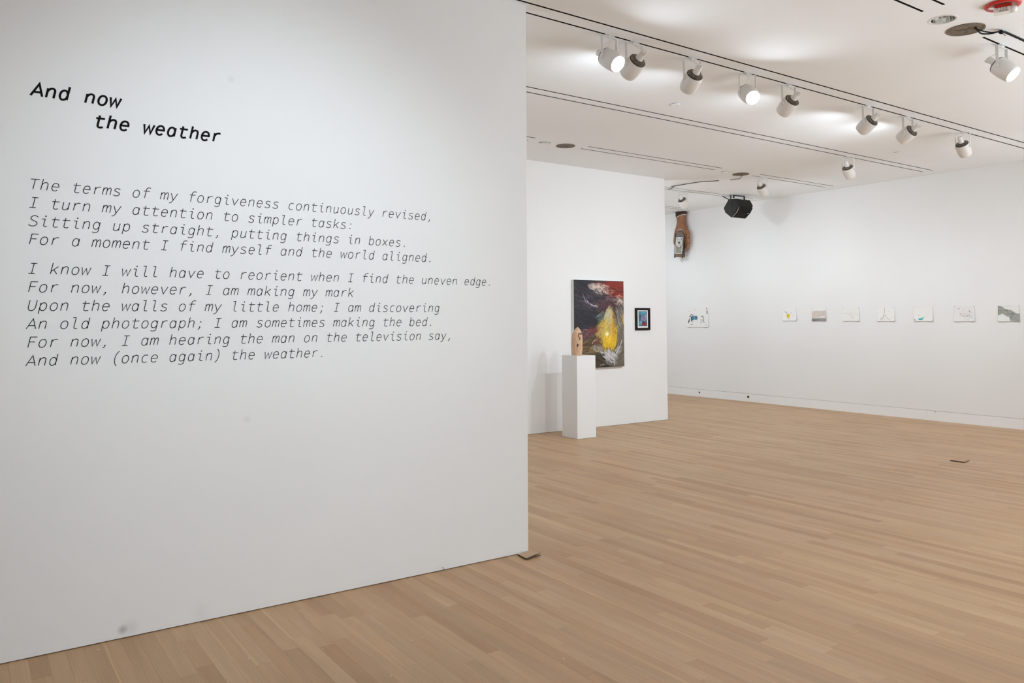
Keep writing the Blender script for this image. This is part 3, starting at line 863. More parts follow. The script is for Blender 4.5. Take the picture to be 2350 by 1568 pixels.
def carved_mat():
    mt = mat('carved_pale_wood', (.55, .36, .21), .55)
    n = NT(mt); tc = n.n('ShaderNodeTexCoord')
    mp = n.n('ShaderNodeMapping'); mp.inputs['Scale'].default_value = (1, 1, .25); n.l(tc.outputs['Object'], mp.inputs[0])
    a = n.noise(mp.outputs[0], 26, 4, .55, 1.2)
    b = n.noise(tc.outputs['Object'], 8, 2)
    c = n.mix(a, (.30, .12, .05), (.80, .58, .39)); c = n.mix(n.math('MULTIPLY', b, .30), c, (.66, .44, .27))
    n.l(c, n.b.inputs['Base Color']); n.bump(a, .25, .004)
    return mt
M['carved'] = carved_mat()
def carved():
    # upright slab figure with a pointed crown, one curved side and one flatter side, notch and holes cut in
    seg, lev = 40, 40
    prof = [(0, .060, .068), (.08, .063, .071), (.20, .068, .075), (.40, .0685, .078), (.60, .068, .076), (.72, .064, .068), (.80, .057, .060), (.87, .044, .048), (.93, .029, .033), (.97, .016, .020), (1., .004, .006)]
    Hh = .372
    bm = bmesh.new(); rings = []
    for i in range(lev + 1):
        t = i / lev
        for p, q in zip(prof, prof[1:]):
            if p[0] <= t <= q[0]:
                f = (t - p[0]) / (q[0] - p[0]); rx = p[1] + (q[1] - p[1]) * f; ry = p[2] + (q[2] - p[2]) * f
        ox = .016 * (1 - math.cos(t * PI * .9)) * .2 + (.010 * max(0, t - .7) / .3)
        ring = []
        for k in range(seg):
            a = 2 * PI * k / seg
            c, s = math.cos(a), math.sin(a)
            e = .82
            x, y = math.copysign(abs(c) ** e, c) * rx, math.copysign(abs(s) ** e, s) * ry
            nz_ = mnoise.noise(Vector((x * 14, y * 14, t * 6))) * .004
            ring.append(bm.verts.new((x * (1 + nz_ * 10) + ox, y * (1 + nz_ * 10), t * Hh)))
        rings.append(ring)
    for a, b in zip(rings, rings[1:]):
        for k in range(seg): bm.faces.new((a[k], b[k], b[(k + 1) % seg], a[(k + 1) % seg]))
    bm.faces.new(rings[0]); bm.faces.new(rings[-1])
    bmesh.ops.recalc_face_normals(bm, faces=bm.faces)
    me = bpy.data.meshes.new('tmp'); bm.to_mesh(me); bm.free()
    body = bpy.data.objects.new('tmp_body', me); COL.objects.link(body)
    # cutters: the viewing side is towards (-.6,-.8); right in view is (.8,-.6)
    fwd, rt = Vector((-.63, -.77, 0)), Vector((.77, -.63, 0))
    bm = bmesh.new()
    def ell(c, r):
        v = bmesh.ops.create_icosphere(bm, subdivisions=3, radius=1)['verts']
        Mx = Matrix((rt * r[0], fwd * r[1], Vector((0, 0, r[2])))).transposed().to_4x4(); Mx.translation = c
        bmesh.ops.transform(bm, matrix=Mx, verts=v)
    bm2s = []
    def cut(c, r):
        nonlocal bm
        ell(c, r); m_ = bpy.data.meshes.new('c'); bmesh.ops.recalc_face_normals(bm, faces=bm.faces); bm.to_mesh(m_); bm.free(); bm = bmesh.new()
        o = bpy.data.objects.new('c', m_); COL.objects.link(o); bm2s.append(o)
    cut(rt * .055 + fwd * .02 + Vector((0, 0, .285)), (.042, .10, .012))     # open mouth slit to the right
    cut(rt * .022 + fwd * .062 + Vector((0, 0, .262)), (.013, .035, .030))   # hollow below it
    cut(rt * .038 + fwd * .058 + Vector((0, 0, .222)), (.010, .030, .026))
    cut(rt * .012 + fwd * .064 + Vector((0, 0, .135)), (.0105, .036, .023))  # round eye hole
    for o in bm2s:
        md = body.modifiers.new('b', 'BOOLEAN'); md.operation = 'DIFFERENCE'; md.object = o; md.solver = 'EXACT'
    dg = bpy.context.evaluated_depsgraph_get()
    me2 = bpy.data.meshes.new_from_object(body.evaluated_get(dg))
    for o in bm2s + [body]: bpy.data.objects.remove(o)
    smooth(me2); me2.set_sharp_from_angle(angle=math.radians(45))
    me2.materials.clear(); me2.materials.append(M['carved'])
    for p_ in me2.polygons: p_.material_index = 0
    return me2
o = bpy.data.objects.new('carved_figure', carved()); link(o)
o.location = (6.690, 8.085, 1.0735)
tag(o, 'small pale carved wooden pointed figure with holes on the white pedestal', 'sculpture')

# ------------------------------------------------------------------ painted pictures (colour per grid point)
def vnoise(nx, ny, cx, cy, seed, octs=4):
    r = np.random.RandomState(seed); out = np.zeros((ny, nx)); amp = 1.; tot = 0
    for o_ in range(octs):
        gx, gy = max(2, int(cx * 2 ** o_) + 2), max(2, int(cy * 2 ** o_) + 2)
        g = r.rand(gy, gx)
        X = np.linspace(0, gx - 1.001, nx); Y = np.linspace(0, gy - 1.001, ny)
        xi, yi = X.astype(int), Y.astype(int); fx, fy = X - xi, Y - yi
        fx, fy = fx * fx * (3 - 2 * fx), fy * fy * (3 - 2 * fy)
        a = g[yi][:, xi]; b = g[yi][:, xi + 1]; c = g[yi + 1][:, xi]; d = g[yi + 1][:, xi + 1]
        out += amp * ((a * (1 - fx) + b * fx) * (1 - fy[:, None]) + (c * (1 - fx) + d * fx) * fy[:, None]); tot += amp; amp *= .55
    return out / tot
class Canvas:
    """u right 0..1, v down 0..1; colours 0..255"""
    def __init__(s, nx, ny, bg, asp):
        s.nx, s.ny, s.asp = nx, ny, asp
        s.c = np.ones((ny, nx, 3)) * np.array(bg, float)
        s.U, s.V = np.meshgrid(np.linspace(0, 1, nx), np.linspace(0, 1, ny))
        s.seed = 1
    def put(s, m, col, al=1.):
        m = np.clip(m * al, 0, 1)[..., None]; s.c = s.c * (1 - m) + np.array(col, float) * m
    def blob(s, u, v, ru, rv, col, al=1., rot=0., soft=.5, rough=.0, f=6):
        s.seed += 1
        x, y = (s.U - u), (s.V - v) * s.asp
        c, q = math.cos(math.radians(rot)), math.sin(math.radians(rot))
        X, Y = (x * c + y * q) / ru, (-x * q + y * c) / (rv * s.asp)
        d = np.sqrt(X * X + Y * Y)
        if rough: d = d + rough * (vnoise(s.nx, s.ny, f, f * s.asp, s.seed) - .5) * 2
        s.put(np.clip((1 - d) / soft, 0, 1), col, al)
    def line(s, pts, wd, col, al=1., soft=.4, dry=0.):
        s.seed += 1
        p = [Vector((a, b, 0)) for a, b in pts]
        p = curve_pts(p, 8) if len(p) > 2 else p
        us = [q.x for q in p]; vs = [q.y for q in p]; m_ = wd * 1.1
        i0, i1 = max(0, int((min(us) - m_) * (s.nx - 1))), min(s.nx, int((max(us) + m_) * (s.nx - 1)) + 2)
        j0, j1 = max(0, int((min(vs) - m_ / s.asp) * (s.ny - 1))), min(s.ny, int((max(vs) + m_ / s.asp) * (s.ny - 1)) + 2)
        if i0 >= i1 or j0 >= j1: return
        U, V = s.U[j0:j1, i0:i1], s.V[j0:j1, i0:i1]
        D = np.full(U.shape, 9.)
        for a, b in zip(p, p[1:]):
            ax, ay, bx, by = a.x, a.y * s.asp, b.x, b.y * s.asp
            px, py = U - ax, V * s.asp - ay; dx, dy = bx - ax, by - ay
            t = np.clip((px * dx + py * dy) / max(1e-9, dx * dx + dy * dy), 0, 1)
            D = np.minimum(D, np.hypot(px - t * dx, py - t * dy))
        mm = np.clip((1 - D / wd) / soft, 0, 1)
        if dry:
            if not hasattr(s, 'dn'): s.dn = vnoise(s.nx, s.ny, 60, 60 * s.asp, 99, 2)
            mm = mm * np.clip((s.dn[j0:j1, i0:i1] - dry) * 2.6 + .25, 0, 1)
        mm = np.clip(mm * al, 0, 1)[..., None]
        s.c[j0:j1, i0:i1] = s.c[j0:j1, i0:i1] * (1 - mm) + np.array(col, float) * mm
    def scumble(s, n, u, v, ru, rv, ang, jit, ln, wd, cols, al=.6, seed=0, curve=0., dry=.3):
        """many short brush marks spread over an ellipse, turned by ang (degrees) and bending with position"""
        r = random.Random(seed)
        for _ in range(n):
            a, q = r.uniform(0, 2 * PI), math.sqrt(r.random())
            x, y = u + ru * q * math.cos(a), v + rv * q * math.sin(a)
            th = math.radians(ang + r.uniform(-jit, jit) + curve * (x - u) / max(ru, .01))
            L = ln * r.uniform(.5, 1.3); dx, dy = math.cos(th) * L / 2, math.sin(th) * L / 2 / s.asp
            c = r.choice(cols); k = r.uniform(.9, 1.1)
            s.line([(x - dx, y - dy), (x + dx, y + dy)], wd * r.uniform(.5, 1.15), tuple(w_ * k for w_ in c), al * r.uniform(.4, .95), soft=.8, dry=dry)
    def mesh(s, name, w_, h_):
        """grid in local X (right) / Z (up), centred, facing -Y"""
        ny, nx = s.ny, s.nx
        X = (s.U - .5) * w_; Z = (.5 - s.V) * h_
        co = np.stack([X, np.zeros_like(X), Z], -1).reshape(-1, 3)
        idx = np.arange(nx * ny).reshape(ny, nx)
        q = np.stack([idx[:-1, :-1], idx[1:, :-1], idx[1:, 1:], idx[:-1, 1:]], -1).reshape(-1, 4)
        me = bpy.data.meshes.new(name)
        me.from_pydata(co.tolist(), [], q.tolist())
        c = np.clip(s.c / 255, 0, 1); c = np.where(c <= .04045, c / 12.92, ((c + .055) / 1.055) ** 2.4)
        rgba = np.concatenate([c, np.ones((ny, nx, 1))], -1).astype(np.float32).reshape(-1)
        at = me.color_attributes.new('paint', 'FLOAT_COLOR', 'POINT'); at.data.foreach_set('color', rgba)
        return me
def paint_mat(name, rough, gain=1.0, bump=0.):
    mt = mat(name, (.5, .5, .5), rough, spec=.3); n = NT(mt)
    a = n.n('ShaderNodeAttribute', attribute_name='paint')
    s = n.n('ShaderNodeVectorMath', operation='SCALE'); s.inputs['Scale'].default_value = gain
    n.l(a.outputs['Color'], s.inputs[0]); n.l(s.outputs[0], n.b.inputs['Base Color'])
    if bump:
        tc = n.n('ShaderNodeTexCoord'); n.bump(n.noise(tc.outputs['Object'], 90, 3), bump, .002)
    return mt
M['oil'] = paint_mat('oil_paint', .45, 1.0, .25)
M['ink'] = paint_mat('ink_on_paper', .85, .99)

def big_painting():
    C = Canvas(232, 305, (46, 43, 48), 1.256 / .955)
    n1 = vnoise(C.nx, C.ny, 3, 5, 11); n2 = vnoise(C.nx, C.ny, 26, 8, 12); n3 = vnoise(C.nx, C.ny, 90, 90, 13, 2)
    S = C.scumble
    C.c *= (.78 + .45 * n1)[..., None]
    # dark upper left sky with slanted strokes
    S(150, .22, .18, .30, .20, 24, 14, .22, .016, ((52, 54, 66), (34, 34, 40), (70, 72, 86), (44, 40, 46)), .55, 1)
    S(170, .22, .46, .32, .16, 12, 12, .24, .018, ((32, 32, 38), (42, 44, 52), (60, 60, 68), (38, 46, 52), (28, 26, 30)), .6, 2)
    S(70, .42, .24, .26, .09, 16, 22, .16, .012, ((92, 78, 88), (72, 60, 74), (110, 96, 108)), .5, 3)
    S(90, .62, .30, .20, .08, 12, 20, .14, .014, ((98, 48, 48), (84, 42, 46), (70, 40, 50), (120, 70, 66)), .6, 4)
    S(50, .74, .29, .12, .07, -10, 25, .12, .012, ((56, 34, 44), (70, 40, 52), (84, 52, 60)), .6, 5)
    # brown ground
    C.put(np.clip((C.V - .64) / .08, 0, 1) * np.clip((.72 - C.U) / .30, 0, 1), (74, 60, 42), .8)
    S(150, .30, .76, .36, .10, -12, 14, .22, .018, ((104, 86, 54), (72, 56, 36), (128, 104, 68), (58, 46, 34), (88, 70, 46)), .6, 6, dry=.2)
    S(110, .34, .92, .40, .08, 14, 14, .22, .020, ((52, 44, 34), (40, 34, 28), (70, 58, 42), (86, 74, 56)), .6, 7, dry=.2)
    S(40, .30, .80, .20, .04, -8, 10, .16, .010, ((150, 124, 84), (134, 108, 70)), .6, 8)
    # red corner
    C.blob(.82, .05, .46, .075, (130, 42, 30), 1, 2, soft=.6, rough=.3)
    C.blob(.88, .13, .28, .075, (116, 36, 27), 1, 4, soft=.5, rough=.3, f=9)
    S(120, .84, .10, .26, .10, 6, 10, .18, .013, ((140, 48, 34), (104, 32, 26), (154, 60, 44), (90, 40, 34)), .6, 9, dry=.2)
    # pale clouds, broken
    C.blob(.48, .07, .19, .040, (198, 180, 166), .9, 4, soft=.6, rough=.9, f=12)
    S(110, .50, .075, .19, .045, 4, 16, .08, .009, ((214, 198, 186), (196, 174, 160), (224, 212, 202), (160, 136, 128)), .85, 10, dry=.3)
    S(120, .54, .125, .17, .035, 12, 26, .06, .006, ((200, 178, 160), (176, 150, 134), (216, 200, 186), (86, 72, 72)), .85, 11, dry=.38)
    S(50, .72, .13, .10, .03, -14, 24, .07, .006, ((206, 176, 162), (180, 140, 128)), .8, 12, dry=.38)
    S(70, .74, .20, .12, .04, 10, 30, .07, .007, ((150, 110, 118), (120, 84, 92), (168, 130, 130)), .6, 13)
    S(60, .93, .185, .10, .02, -6, 34, .05, .006, ((208, 176, 160), (170, 70, 54)), .8, 14)
    C.blob(.93, .24, .13, .042, (196, 172, 156), .9, 2, soft=.6, rough=.8, f=12)
    S(90, .94, .26, .11, .06, 20, 40, .06, .008, ((206, 184, 168), (184, 160, 142), (216, 200, 186), (170, 130, 116)), .8, 15, dry=.3)
    for k in range(9):      # arcs of pale bristle marks
        o_ = k * .011
        C.line([(.17 + o_ * .5, .15 + o_), (.23 + o_ * .5, .225 + o_ * .8), (.33 + o_, .275 + o_ * .5), (.46, .300 + o_ * .1)], .0045, (168, 160, 178), .6 - .04 * k, dry=.36)
    C.line([(.24, .225), (.31, .268), (.38, .288), (.46, .296)], .008, (206, 200, 216), .95, dry=.3)
    # grey right side
    C.put(np.clip((C.U - .80) / .07, 0, 1) * np.clip((C.V - .29) / .05, 0, 1), (108, 99, 88), .95)
    C.put(np.clip((C.U - .62) / .14, 0, 1) * np.clip((C.V - .76) / .06, 0, 1), (100, 91, 79), .9)
    S(150, .90, .42, .09, .14, 72, 16, .10, .006, ((196, 190, 174), (160, 152, 136), (88, 80, 70), (128, 120, 106), (214, 208, 196)), .75, 16, dry=.34)
    S(90, .93, .66, .08, .12, 84, 10, .14, .010, ((110, 102, 90), (94, 86, 76), (132, 122, 106)), .6, 17)
    S(90, .86, .88, .16, .10, -30, 16, .14, .012, ((116, 108, 98), (96, 88, 78), (138, 130, 120), (80, 72, 64)), .6, 18)
    C.blob(.99, .45, .024, .08, (208, 166, 26), 1, soft=.5, rough=.3)
    C.line([(.99, .53), (.985, .62)], .010, (170, 130, 60), .6, dry=.3)
    # the yellow flame
    C.blob(.66, .60, .25, .19, (196, 168, 76), .95, -6, soft=.7, rough=.18, f=5)
    C.blob(.71, .46, .14, .14, (188, 172, 108), .95, -8, soft=.8, rough=.15)
    C.blob(.72, .37, .10, .08, (184, 178, 146), .9, -8, soft=.7, rough=.2)
    C.blob(.74, .70, .15, .11, (216, 176, 36), .9, 0, soft=.6, rough=.12)
    S(60, .56, .42, .10, .05, -38, 14, .12, .016, ((104, 124, 108), (80, 100, 88), (128, 140, 118)), .55, 19)
    S(120, .56, .53, .12, .08, -40, 14, .14, .016, ((150, 142, 98), (170, 156, 96), (116, 108, 80), (186, 172, 120)), .55, 20)
    S(130, .70, .42, .09, .10, -66, 12, .12, .012, ((196, 186, 150), (204, 184, 112), (180, 172, 130), (212, 204, 176)), .6, 21)
    S(220, .64, .60, .20, .13, -50, 22, .12, .016, ((208, 176, 72), (214, 186, 92), (198, 162, 62), (188, 160, 90)), .6, 22, dry=.2)
    S(120, .70, .71, .14, .08, -70, 16, .12, .014, ((222, 182, 34), (212, 170, 30), (228, 190, 60)), .7, 23, dry=.2)
    S(50, .80, .55, .04, .16, 84, 8, .16, .007, ((206, 142, 40), (186, 120, 40), (224, 176, 60)), .75, 24)
    C.line([(.735, .33), (.752, .40), (.757, .5), (.77, .62), (.78, .78)], .006, (206, 132, 30), .8, dry=.32)
    C.line([(.83, .55), (.842, .60), (.83, .70), (.81, .77)], .010, (216, 200, 16), .9, dry=.25)
    S(50, .46, .60, .08, .07, -34, 20, .10, .014, ((150, 124, 84), (128, 98, 70), (166, 140, 96)), .5, 25)
    S(60, .80, .36, .04, .09, 60, 14, .10, .008, ((60, 42, 44), (76, 54, 52)), .6, 26)
    C.blob(.652, .618, .038, .027, (240, 238, 228), 1, soft=.5)
    C.blob(.652, .618, .080, .056, (232, 218, 150), .45, soft=1)
    # pink plume left of centre
    S(110, .24, .605, .16, .045, -22, 30, .09, .009, ((150, 100, 102), (176, 126, 124), (120, 72, 78), (90, 46, 54)), .75, 27)
    S(60, .38, .57, .10, .04, -30, 24, .10, .012, ((134, 54, 48), (112, 50, 48), (90, 50, 46)), .65, 28)
    S(50, .14, .64, .09, .03, 16, 34, .08, .008, ((92, 42, 50), (70, 36, 44), (168, 120, 114)), .75, 29)
    S(60, .46, .705, .08, .05, 40, 30, .09, .012, ((98, 60, 46), (120, 78, 60), (76, 48, 38)), .7, 30)
    C.line([(.355, .725), (.375, .70), (.415, .685)], .008, (204, 186, 168), .85, dry=.2)
    S(60, .46, .78, .10, .035, 38, 20, .08, .010, ((170, 164, 152), (140, 134, 124), (196, 190, 180)), .7, 31)
    S(40, .56, .82, .08, .02, 24, 14, .08, .008, ((206, 202, 196), (180, 176, 170)), .8, 32)
    # white crest with feathered strokes
    for (u, v, ru, rv, rt_) in ((.685, .825, .040, .045, -25), (.64, .865, .075, .026, 30), (.72, .885, .10, .030, 36), (.78, .865, .07, .020, 40), (.72, .93, .07, .020, 36)):
        C.blob(u, v, ru, rv, (202, 200, 202), .9, rt_, soft=.5, rough=.8, f=14)
    S(150, .71, .875, .13, .055, 42, 20, .09, .008, ((214, 212, 214), (188, 186, 190), (228, 226, 226), (150, 146, 146)), .8, 33)
    S(70, .73, .945, .12, .035, 48, 22, .07, .007, ((212, 210, 212), (90, 82, 74), (60, 52, 46), (190, 188, 188)), .8, 34)
    S(50, .87, .82, .07, .05, -50, 14, .10, .009, ((202, 200, 196), (176, 172, 166)), .7, 35)
    C.line([(.86, .815), (.91, .765), (.945, .71), (.95, .69)], .008, (212, 210, 204), .9, dry=.15)
    C.blob(.62, .985, .14, .015, (38, 32, 26), .9, soft=.6, rough=.5)
    C.line([(.50, .965), (.53, .977), (.56, .968), (.60, .974)], .005, (220, 214, 204), .9, dry=.2)
    C.line([(.745, .94), (.78, .95), (.80, .985)], .005, (236, 230, 220), .95)
    C.line([(.75, .955), (.77, .975)], .004, (24, 20, 18), .9)
    C.c *= (.92 + .16 * n2)[..., None]; C.c *= (.90 + .2 * n3)[..., None]
    return C.mesh('canvas_face', .955, 1.256)

pt = thing('large_painting', (7.545, Y2, 1.484), 'large abstract painting with dark swirl, red corner and yellow flame', 'painting')
o = bpy.data.objects.new('canvas_face', big_painting()); link(o, pt); o.location = (0, -.0503, 0); o.data.materials.append(M['oil'])
bm = bmesh.new(); box(bm, -.4775, .4775, -.050, -.006, -.628, .628, .001)
M['canvas_edge'] = mat('raw_canvas', (.72, .70, .67), .8); mk('stretcher', bm, M['canvas_edge'], pt)
bm = bmesh.new(); box(bm, -.44, .44, -.007, -.002, -.60, .60); mk('back_batten', bm, M['gapdark'], pt)

def small_painting():
    C = Canvas(60, 96, (60, 110, 140), 1.62)
    C.blob(.2, .4, .25, .35, (62, 84, 120), 1, soft=.8, rough=.4); C.blob(.6, .14, .30, .10, (40, 166, 170), 1, 0, soft=.4, rough=.5)
    C.blob(.1, .15, .12, .1, (30, 140, 130), 1, soft=.4, rough=.5); C.blob(.88, .35, .12, .35, (170, 140, 160), .9, soft=.6, rough=.5)
    C.blob(.16, .82, .14, .14, (60, 170, 205), 1, soft=.4, rough=.4); C.blob(.68, .88, .32, .12, (156, 44, 26), 1, -4, soft=.4, rough=.4)
    C.blob(.6, .75, .3, .06, (60, 28, 44), .9, soft=.5, rough=.5)
    for p in ([(.25, .15), (.35, .3), (.3, .5), (.42, .6)], [(.5, .3), (.42, .45), (.52, .6)], [(.7, .2), (.75, .4), (.7, .62)], [(.6, .3), (.58, .5), (.64, .68)], [(.2, .55), (.3, .7), (.25, .85)]):
        C.line(p, .035, (28, 30, 48), .9); C.line([(a + .05, b + .01) for a, b in p], .028, (206, 196, 216), .9)
    C.line([(.2, .7), (.3, .75), (.28, .9)], .03, (225, 225, 228), .9); C.line([(.12, .08), (.4, .06), (.9, .08)], .02, (190, 170, 196), .8)
    C.scumble(130, .5, .5, .5, .5, 80, 50, .14, .02, ((200, 190, 210), (40, 44, 70), (70, 150, 170), (120, 110, 150), (30, 90, 110)), .7, 5)
    C.scumble(50, .6, .88, .4, .1, 10, 40, .2, .03, ((150, 40, 26), (170, 60, 36), (70, 26, 30)), .8, 6)
    return C.mesh('picture', .180, .226)
fw, fh = .300, .332
fr = thing('framed_picture', (8.442, Y2, 1.552), 'small blue and red abstract picture in a wide black frame', 'picture')
M['frame'] = mat('black_frame', (.013, .009, .008), .6, spec=.2)
M['mount'] = mat('white_mount', (.80, .80, .78), .8)
bm = bmesh.new()
rects = [(fw / 2, fh / 2, -.0), (fw / 2, fh / 2, -.026), (fw / 2 - .016, fh / 2 - .014, -.027), (fw / 2 - .018, fh / 2 - .016, -.022), (.110, .134, -.020), (.108, .132, -.010)]
rg = [[bm.verts.new((sx * a, d, sz * b)) for sx, sz in ((-1, -1), (1, -1), (1, 1), (-1, 1))] for a, b, d in rects]
for p, q in zip(rg, rg[1:]):
    for k in range(4): bm.faces.new((p[k], p[(k + 1) % 4], q[(k + 1) % 4], q[k]))
bm.faces.new(rg[-1]); mk('frame', bm, M['frame'], fr)
bm = bmesh.new(); box(bm, -.1075, .1075, -.015, -.011, -.1315, .1315); mk('mount', bm, M['mount'], fr)
o = bpy.data.objects.new('picture', small_painting()); link(o, fr); o.location = (.002, -.0156, .006); o.data.materials.append(M['oil'])

# ------------------------------------------------------------------ drawings pinned along the long wall
PAPER = (233, 231, 228)
def rnds(seed): return random.Random(seed)
def d_house():
    C = Canvas(150, 106, (231, 229, 226), .70)
    U, V = C.U, C.V
    wall_ = np.clip((U - .17) * 60, 0, 1) * np.clip((.485 - U) * 60, 0, 1) * np.clip((V - .41 - .22 * np.abs(U - .22) * (U < .32) - .02) * 40, 0, 1) * np.clip((.645 - V) * 60, 0, 1)
    C.put(wall_, (98, 158, 180)); C.put(wall_ * np.clip((.33 - U) * 60, 0, 1), (78, 128, 150), .9)
    C.line([(.20, .35), (.33, .47)], .012, (34, 54, 78), 1); C.line([(.33, .47), (.50, .50)], .013, (34, 54, 78), 1); C.line([(.20, .35), (.14, .46)], .012, (46, 48, 70), 1)
    C.blob(.135, .46, .025, .05, (86, 58, 70), .9, 70, rough=.5)
    C.line([(.22, .345), (.45, .42)], .006, (196, 120, 124), .9); C.line([(.45, .42), (.50, .49)], .005, (150, 150, 140), .9); C.line([(.47, .40), (.58, .43)], .005, (230, 196, 130), .7)
    for u in (.385, .435, .475): C.line([(u, .53), (u, .61)], .007, (28, 60, 110), 1)
    for v in (.53, .57, .61): C.line([(.385, v), (.475, v)], .006, (28, 60, 110), 1)
    for u in (.30, .49): C.line([(u, .64), (u, .78)], .006, (120, 150, 168), .9)
    C.line([(.12, .58), (.08, .72), (.09, .80)], .016, (34, 42, 38), 1); C.blob(.10, .69, .035, .05, (36, 52, 44), 1, rough=.6)
    C.line([(.20, .52), (.24, .60), (.20, .70)], .022, (30, 28, 34), 1); C.line([(.12, .58), (.08, .72), (.09, .80)], .018, (34, 42, 38), 1)
    C.blob(.10, .69, .035, .05, (36, 52, 44), 1, rough=.6); C.line([(.25, .62), (.25, .78)], .008, (60, 60, 66), 1)
    C.line([(.17, .86), (.22, .885), (.27, .86)], .010, (40, 40, 42), 1)
    C.line([(.66, .48), (.72, .45), (.76, .50), (.77, .68), (.80, .76)], .014, (92, 70, 56), 1); C.line([(.64, .60), (.66, .72), (.64, .82)], .010, (54, 44, 40), .9)
    C.line([(.70, .50), (.71, .66), (.72, .80)], .012, (214, 196, 178), 1); C.blob(.66, .68, .015, .04, (26, 24, 26), 1)
    C.blob(.92, .06, .020, .035, (26, 24, 24), 1); C.line([(.93, .10), (.92, .16), (.95, .22), (.95, .30), (.92, .34), (.91, .26), (.93, .19)], .010, (46, 40, 38), 1)
    for u, v in ((.10, .20), (.14, .22), (.33, .12), (.36, .13), (.96, .70), (.88, .88), (.93, .90)): C.blob(u, v, .014, .014, (90, 84, 90), .7)
    C.line([(.87, .87), (.90, .92)], .006, (50, 44, 44), 1)
    return C
def d_yellow():
    C = Canvas(64, 52, PAPER, .8); r = rnds(3)
    for k in range(26): C.blob(r.uniform(.1, .9), r.uniform(.15, .9), .03, .03, r.choice(((214, 212, 208), (206, 206, 210), (220, 214, 204))), .6, rough=.5)
    C.blob(.40, .60, .14, .20, (216, 190, 40), 1, 0, soft=.3, rough=.25); C.blob(.28, .32, .07, .06, (140, 142, 156), .8, 30, rough=.4)
    C.line([(.14, .24), (.20, .28)], .014, (110, 110, 112), .8); C.blob(.60, .36, .06, .1, (208, 198, 226), .8); C.blob(.30, .84, .06, .07, (190, 214, 240), .8); C.blob(.45, .9, .08, .06, (232, 206, 196), .8)
    for k in range(5): C.line([(.62 + .06 * k, .45 + .05 * (k % 3)), (.66 + .05 * k, .72)], .006, (196, 200, 190), .6)
    return C
def d_strata():
    C = Canvas(64, 52, PAPER, .8)
    C.put(np.clip((C.V - .26 + .1 * C.U) * 8, 0, 1), (214, 204, 196), .8); r = rnds(5)
    for k in range(15):
        v = .22 + .035 * k + .01; C.line([(.02, v + .04), (.3, v - .02 + r.uniform(-.02, .02)), (.6, v + .02), (.98, v - .04 + r.uniform(-.02, .02))], .010, r.choice(((150, 136, 124), (176, 150, 130), (110, 104, 100), (190, 176, 166))), .75, dry=.3)
    C.blob(.7, .68, .28, .05, (228, 228, 234), 1, -4, soft=.4, rough=.3)
    C.put(np.clip((C.V - .76) * 14, 0, 1), (136, 134, 132), 1); C.blob(.75, .9, .3, .08, (160, 156, 154), .8, rough=.5); C.blob(.1, .95, .15, .06, (104, 104, 102), .9, rough=.5)
    return C
def d_faint():
    C = Canvas(64, 52, (230, 228, 224), .8)
    C.line([(.05, .42), (.3, .46), (.45, .56), (.55, .72), (.66, .84)], .020, (206, 206, 200), .9); C.line([(.40, .38), (.6, .42), (.95, .56)], .018, (208, 208, 202), .9); C.line([(.45, .55), (.6, .6), (.6, .78)], .03, (214, 213, 208), .8)
    return C
def d_tower():
    C = Canvas(64, 52, PAPER, .8); r = rnds(9)
    C.line([(.40, .04), (.41, .42)], .020, (176, 172, 170), 1); C.line([(.34, .50), (.42, .57), (.50, .58)], .020, (150, 148, 144), .9)
    for k in range(22):
        a = r.uniform(-1, 1); C.line([(.40 + .1 * a, .60 + .05 * abs(a)), (.40 + .42 * a, .92)], .007, r.choice(((150, 150, 144), (178, 178, 166), (160, 158, 150))), .6, dry=.3)
    C.blob(.34, .72, .03, .16, (214, 210, 176), .8); C.blob(.83, .75, .06, .05, (224, 196, 196), .8); C.blob(.66, .3, .05, .04, (206, 198, 198), .7); C.blob(.44, .9, .05, .04, (130, 130, 126), .7, rough=.6)
    return C
def d_teal():
    C = Canvas(68, 52, PAPER, .78)
    C.blob(.36, .84, .16, .09, (48, 168, 166), 1, -12, soft=.3, rough=.35); C.blob(.50, .72, .08, .035, (92, 170, 156), .95, -8, soft=.5, rough=.4)
    C.blob(.40, .76, .22, .10, (204, 230, 226), .6, -10, soft=.8); C.blob(.24, .60, .035, .035, (150, 146, 148), .8); C.line([(.02, .84), (.06, .92), (.10, .95)], .018, (92, 104, 120), 1)
    C.line([(.64, .58), (.72, .55)], .010, (180, 178, 176), .8); C.blob(.75, .46, .06, .03, (206, 206, 204), .7); C.blob(.30, .90, .05, .03, (30, 104, 104), .9)
    return C
def d_scatter():
    C = Canvas(70, 52, (228, 225, 223), .76); r = rnds(21)
    for k in range(46):
        a = r.uniform(0, 6.28); q = r.uniform(.4, 1.0); u, v = .58 + .34 * q * math.cos(a), .5 + .36 * q * math.sin(a)
        C.line([(u, v), (u + r.uniform(-.05, .06), v + r.uniform(-.03, .03))], r.uniform(.006, .014), r.choice(((150, 148, 146), (176, 174, 172), (196, 180, 172), (120, 118, 118))), .7)
    C.line([(.30, .5), (.36, .62), (.5, .66), (.7, .62)], .012, (150, 150, 148), .8); C.blob(.55, .50, .16, .07, (216, 198, 188), .6, rough=.4)
    C.blob(.22, .16, .04, .03, (140, 138, 136), .8, rough=.5); C.line([(.75, .70), (.92, .78)], .012, (170, 172, 172), .8); C.line([(.74, .3), (.78, .38)], .014, (110, 108, 108), .8)
    return C
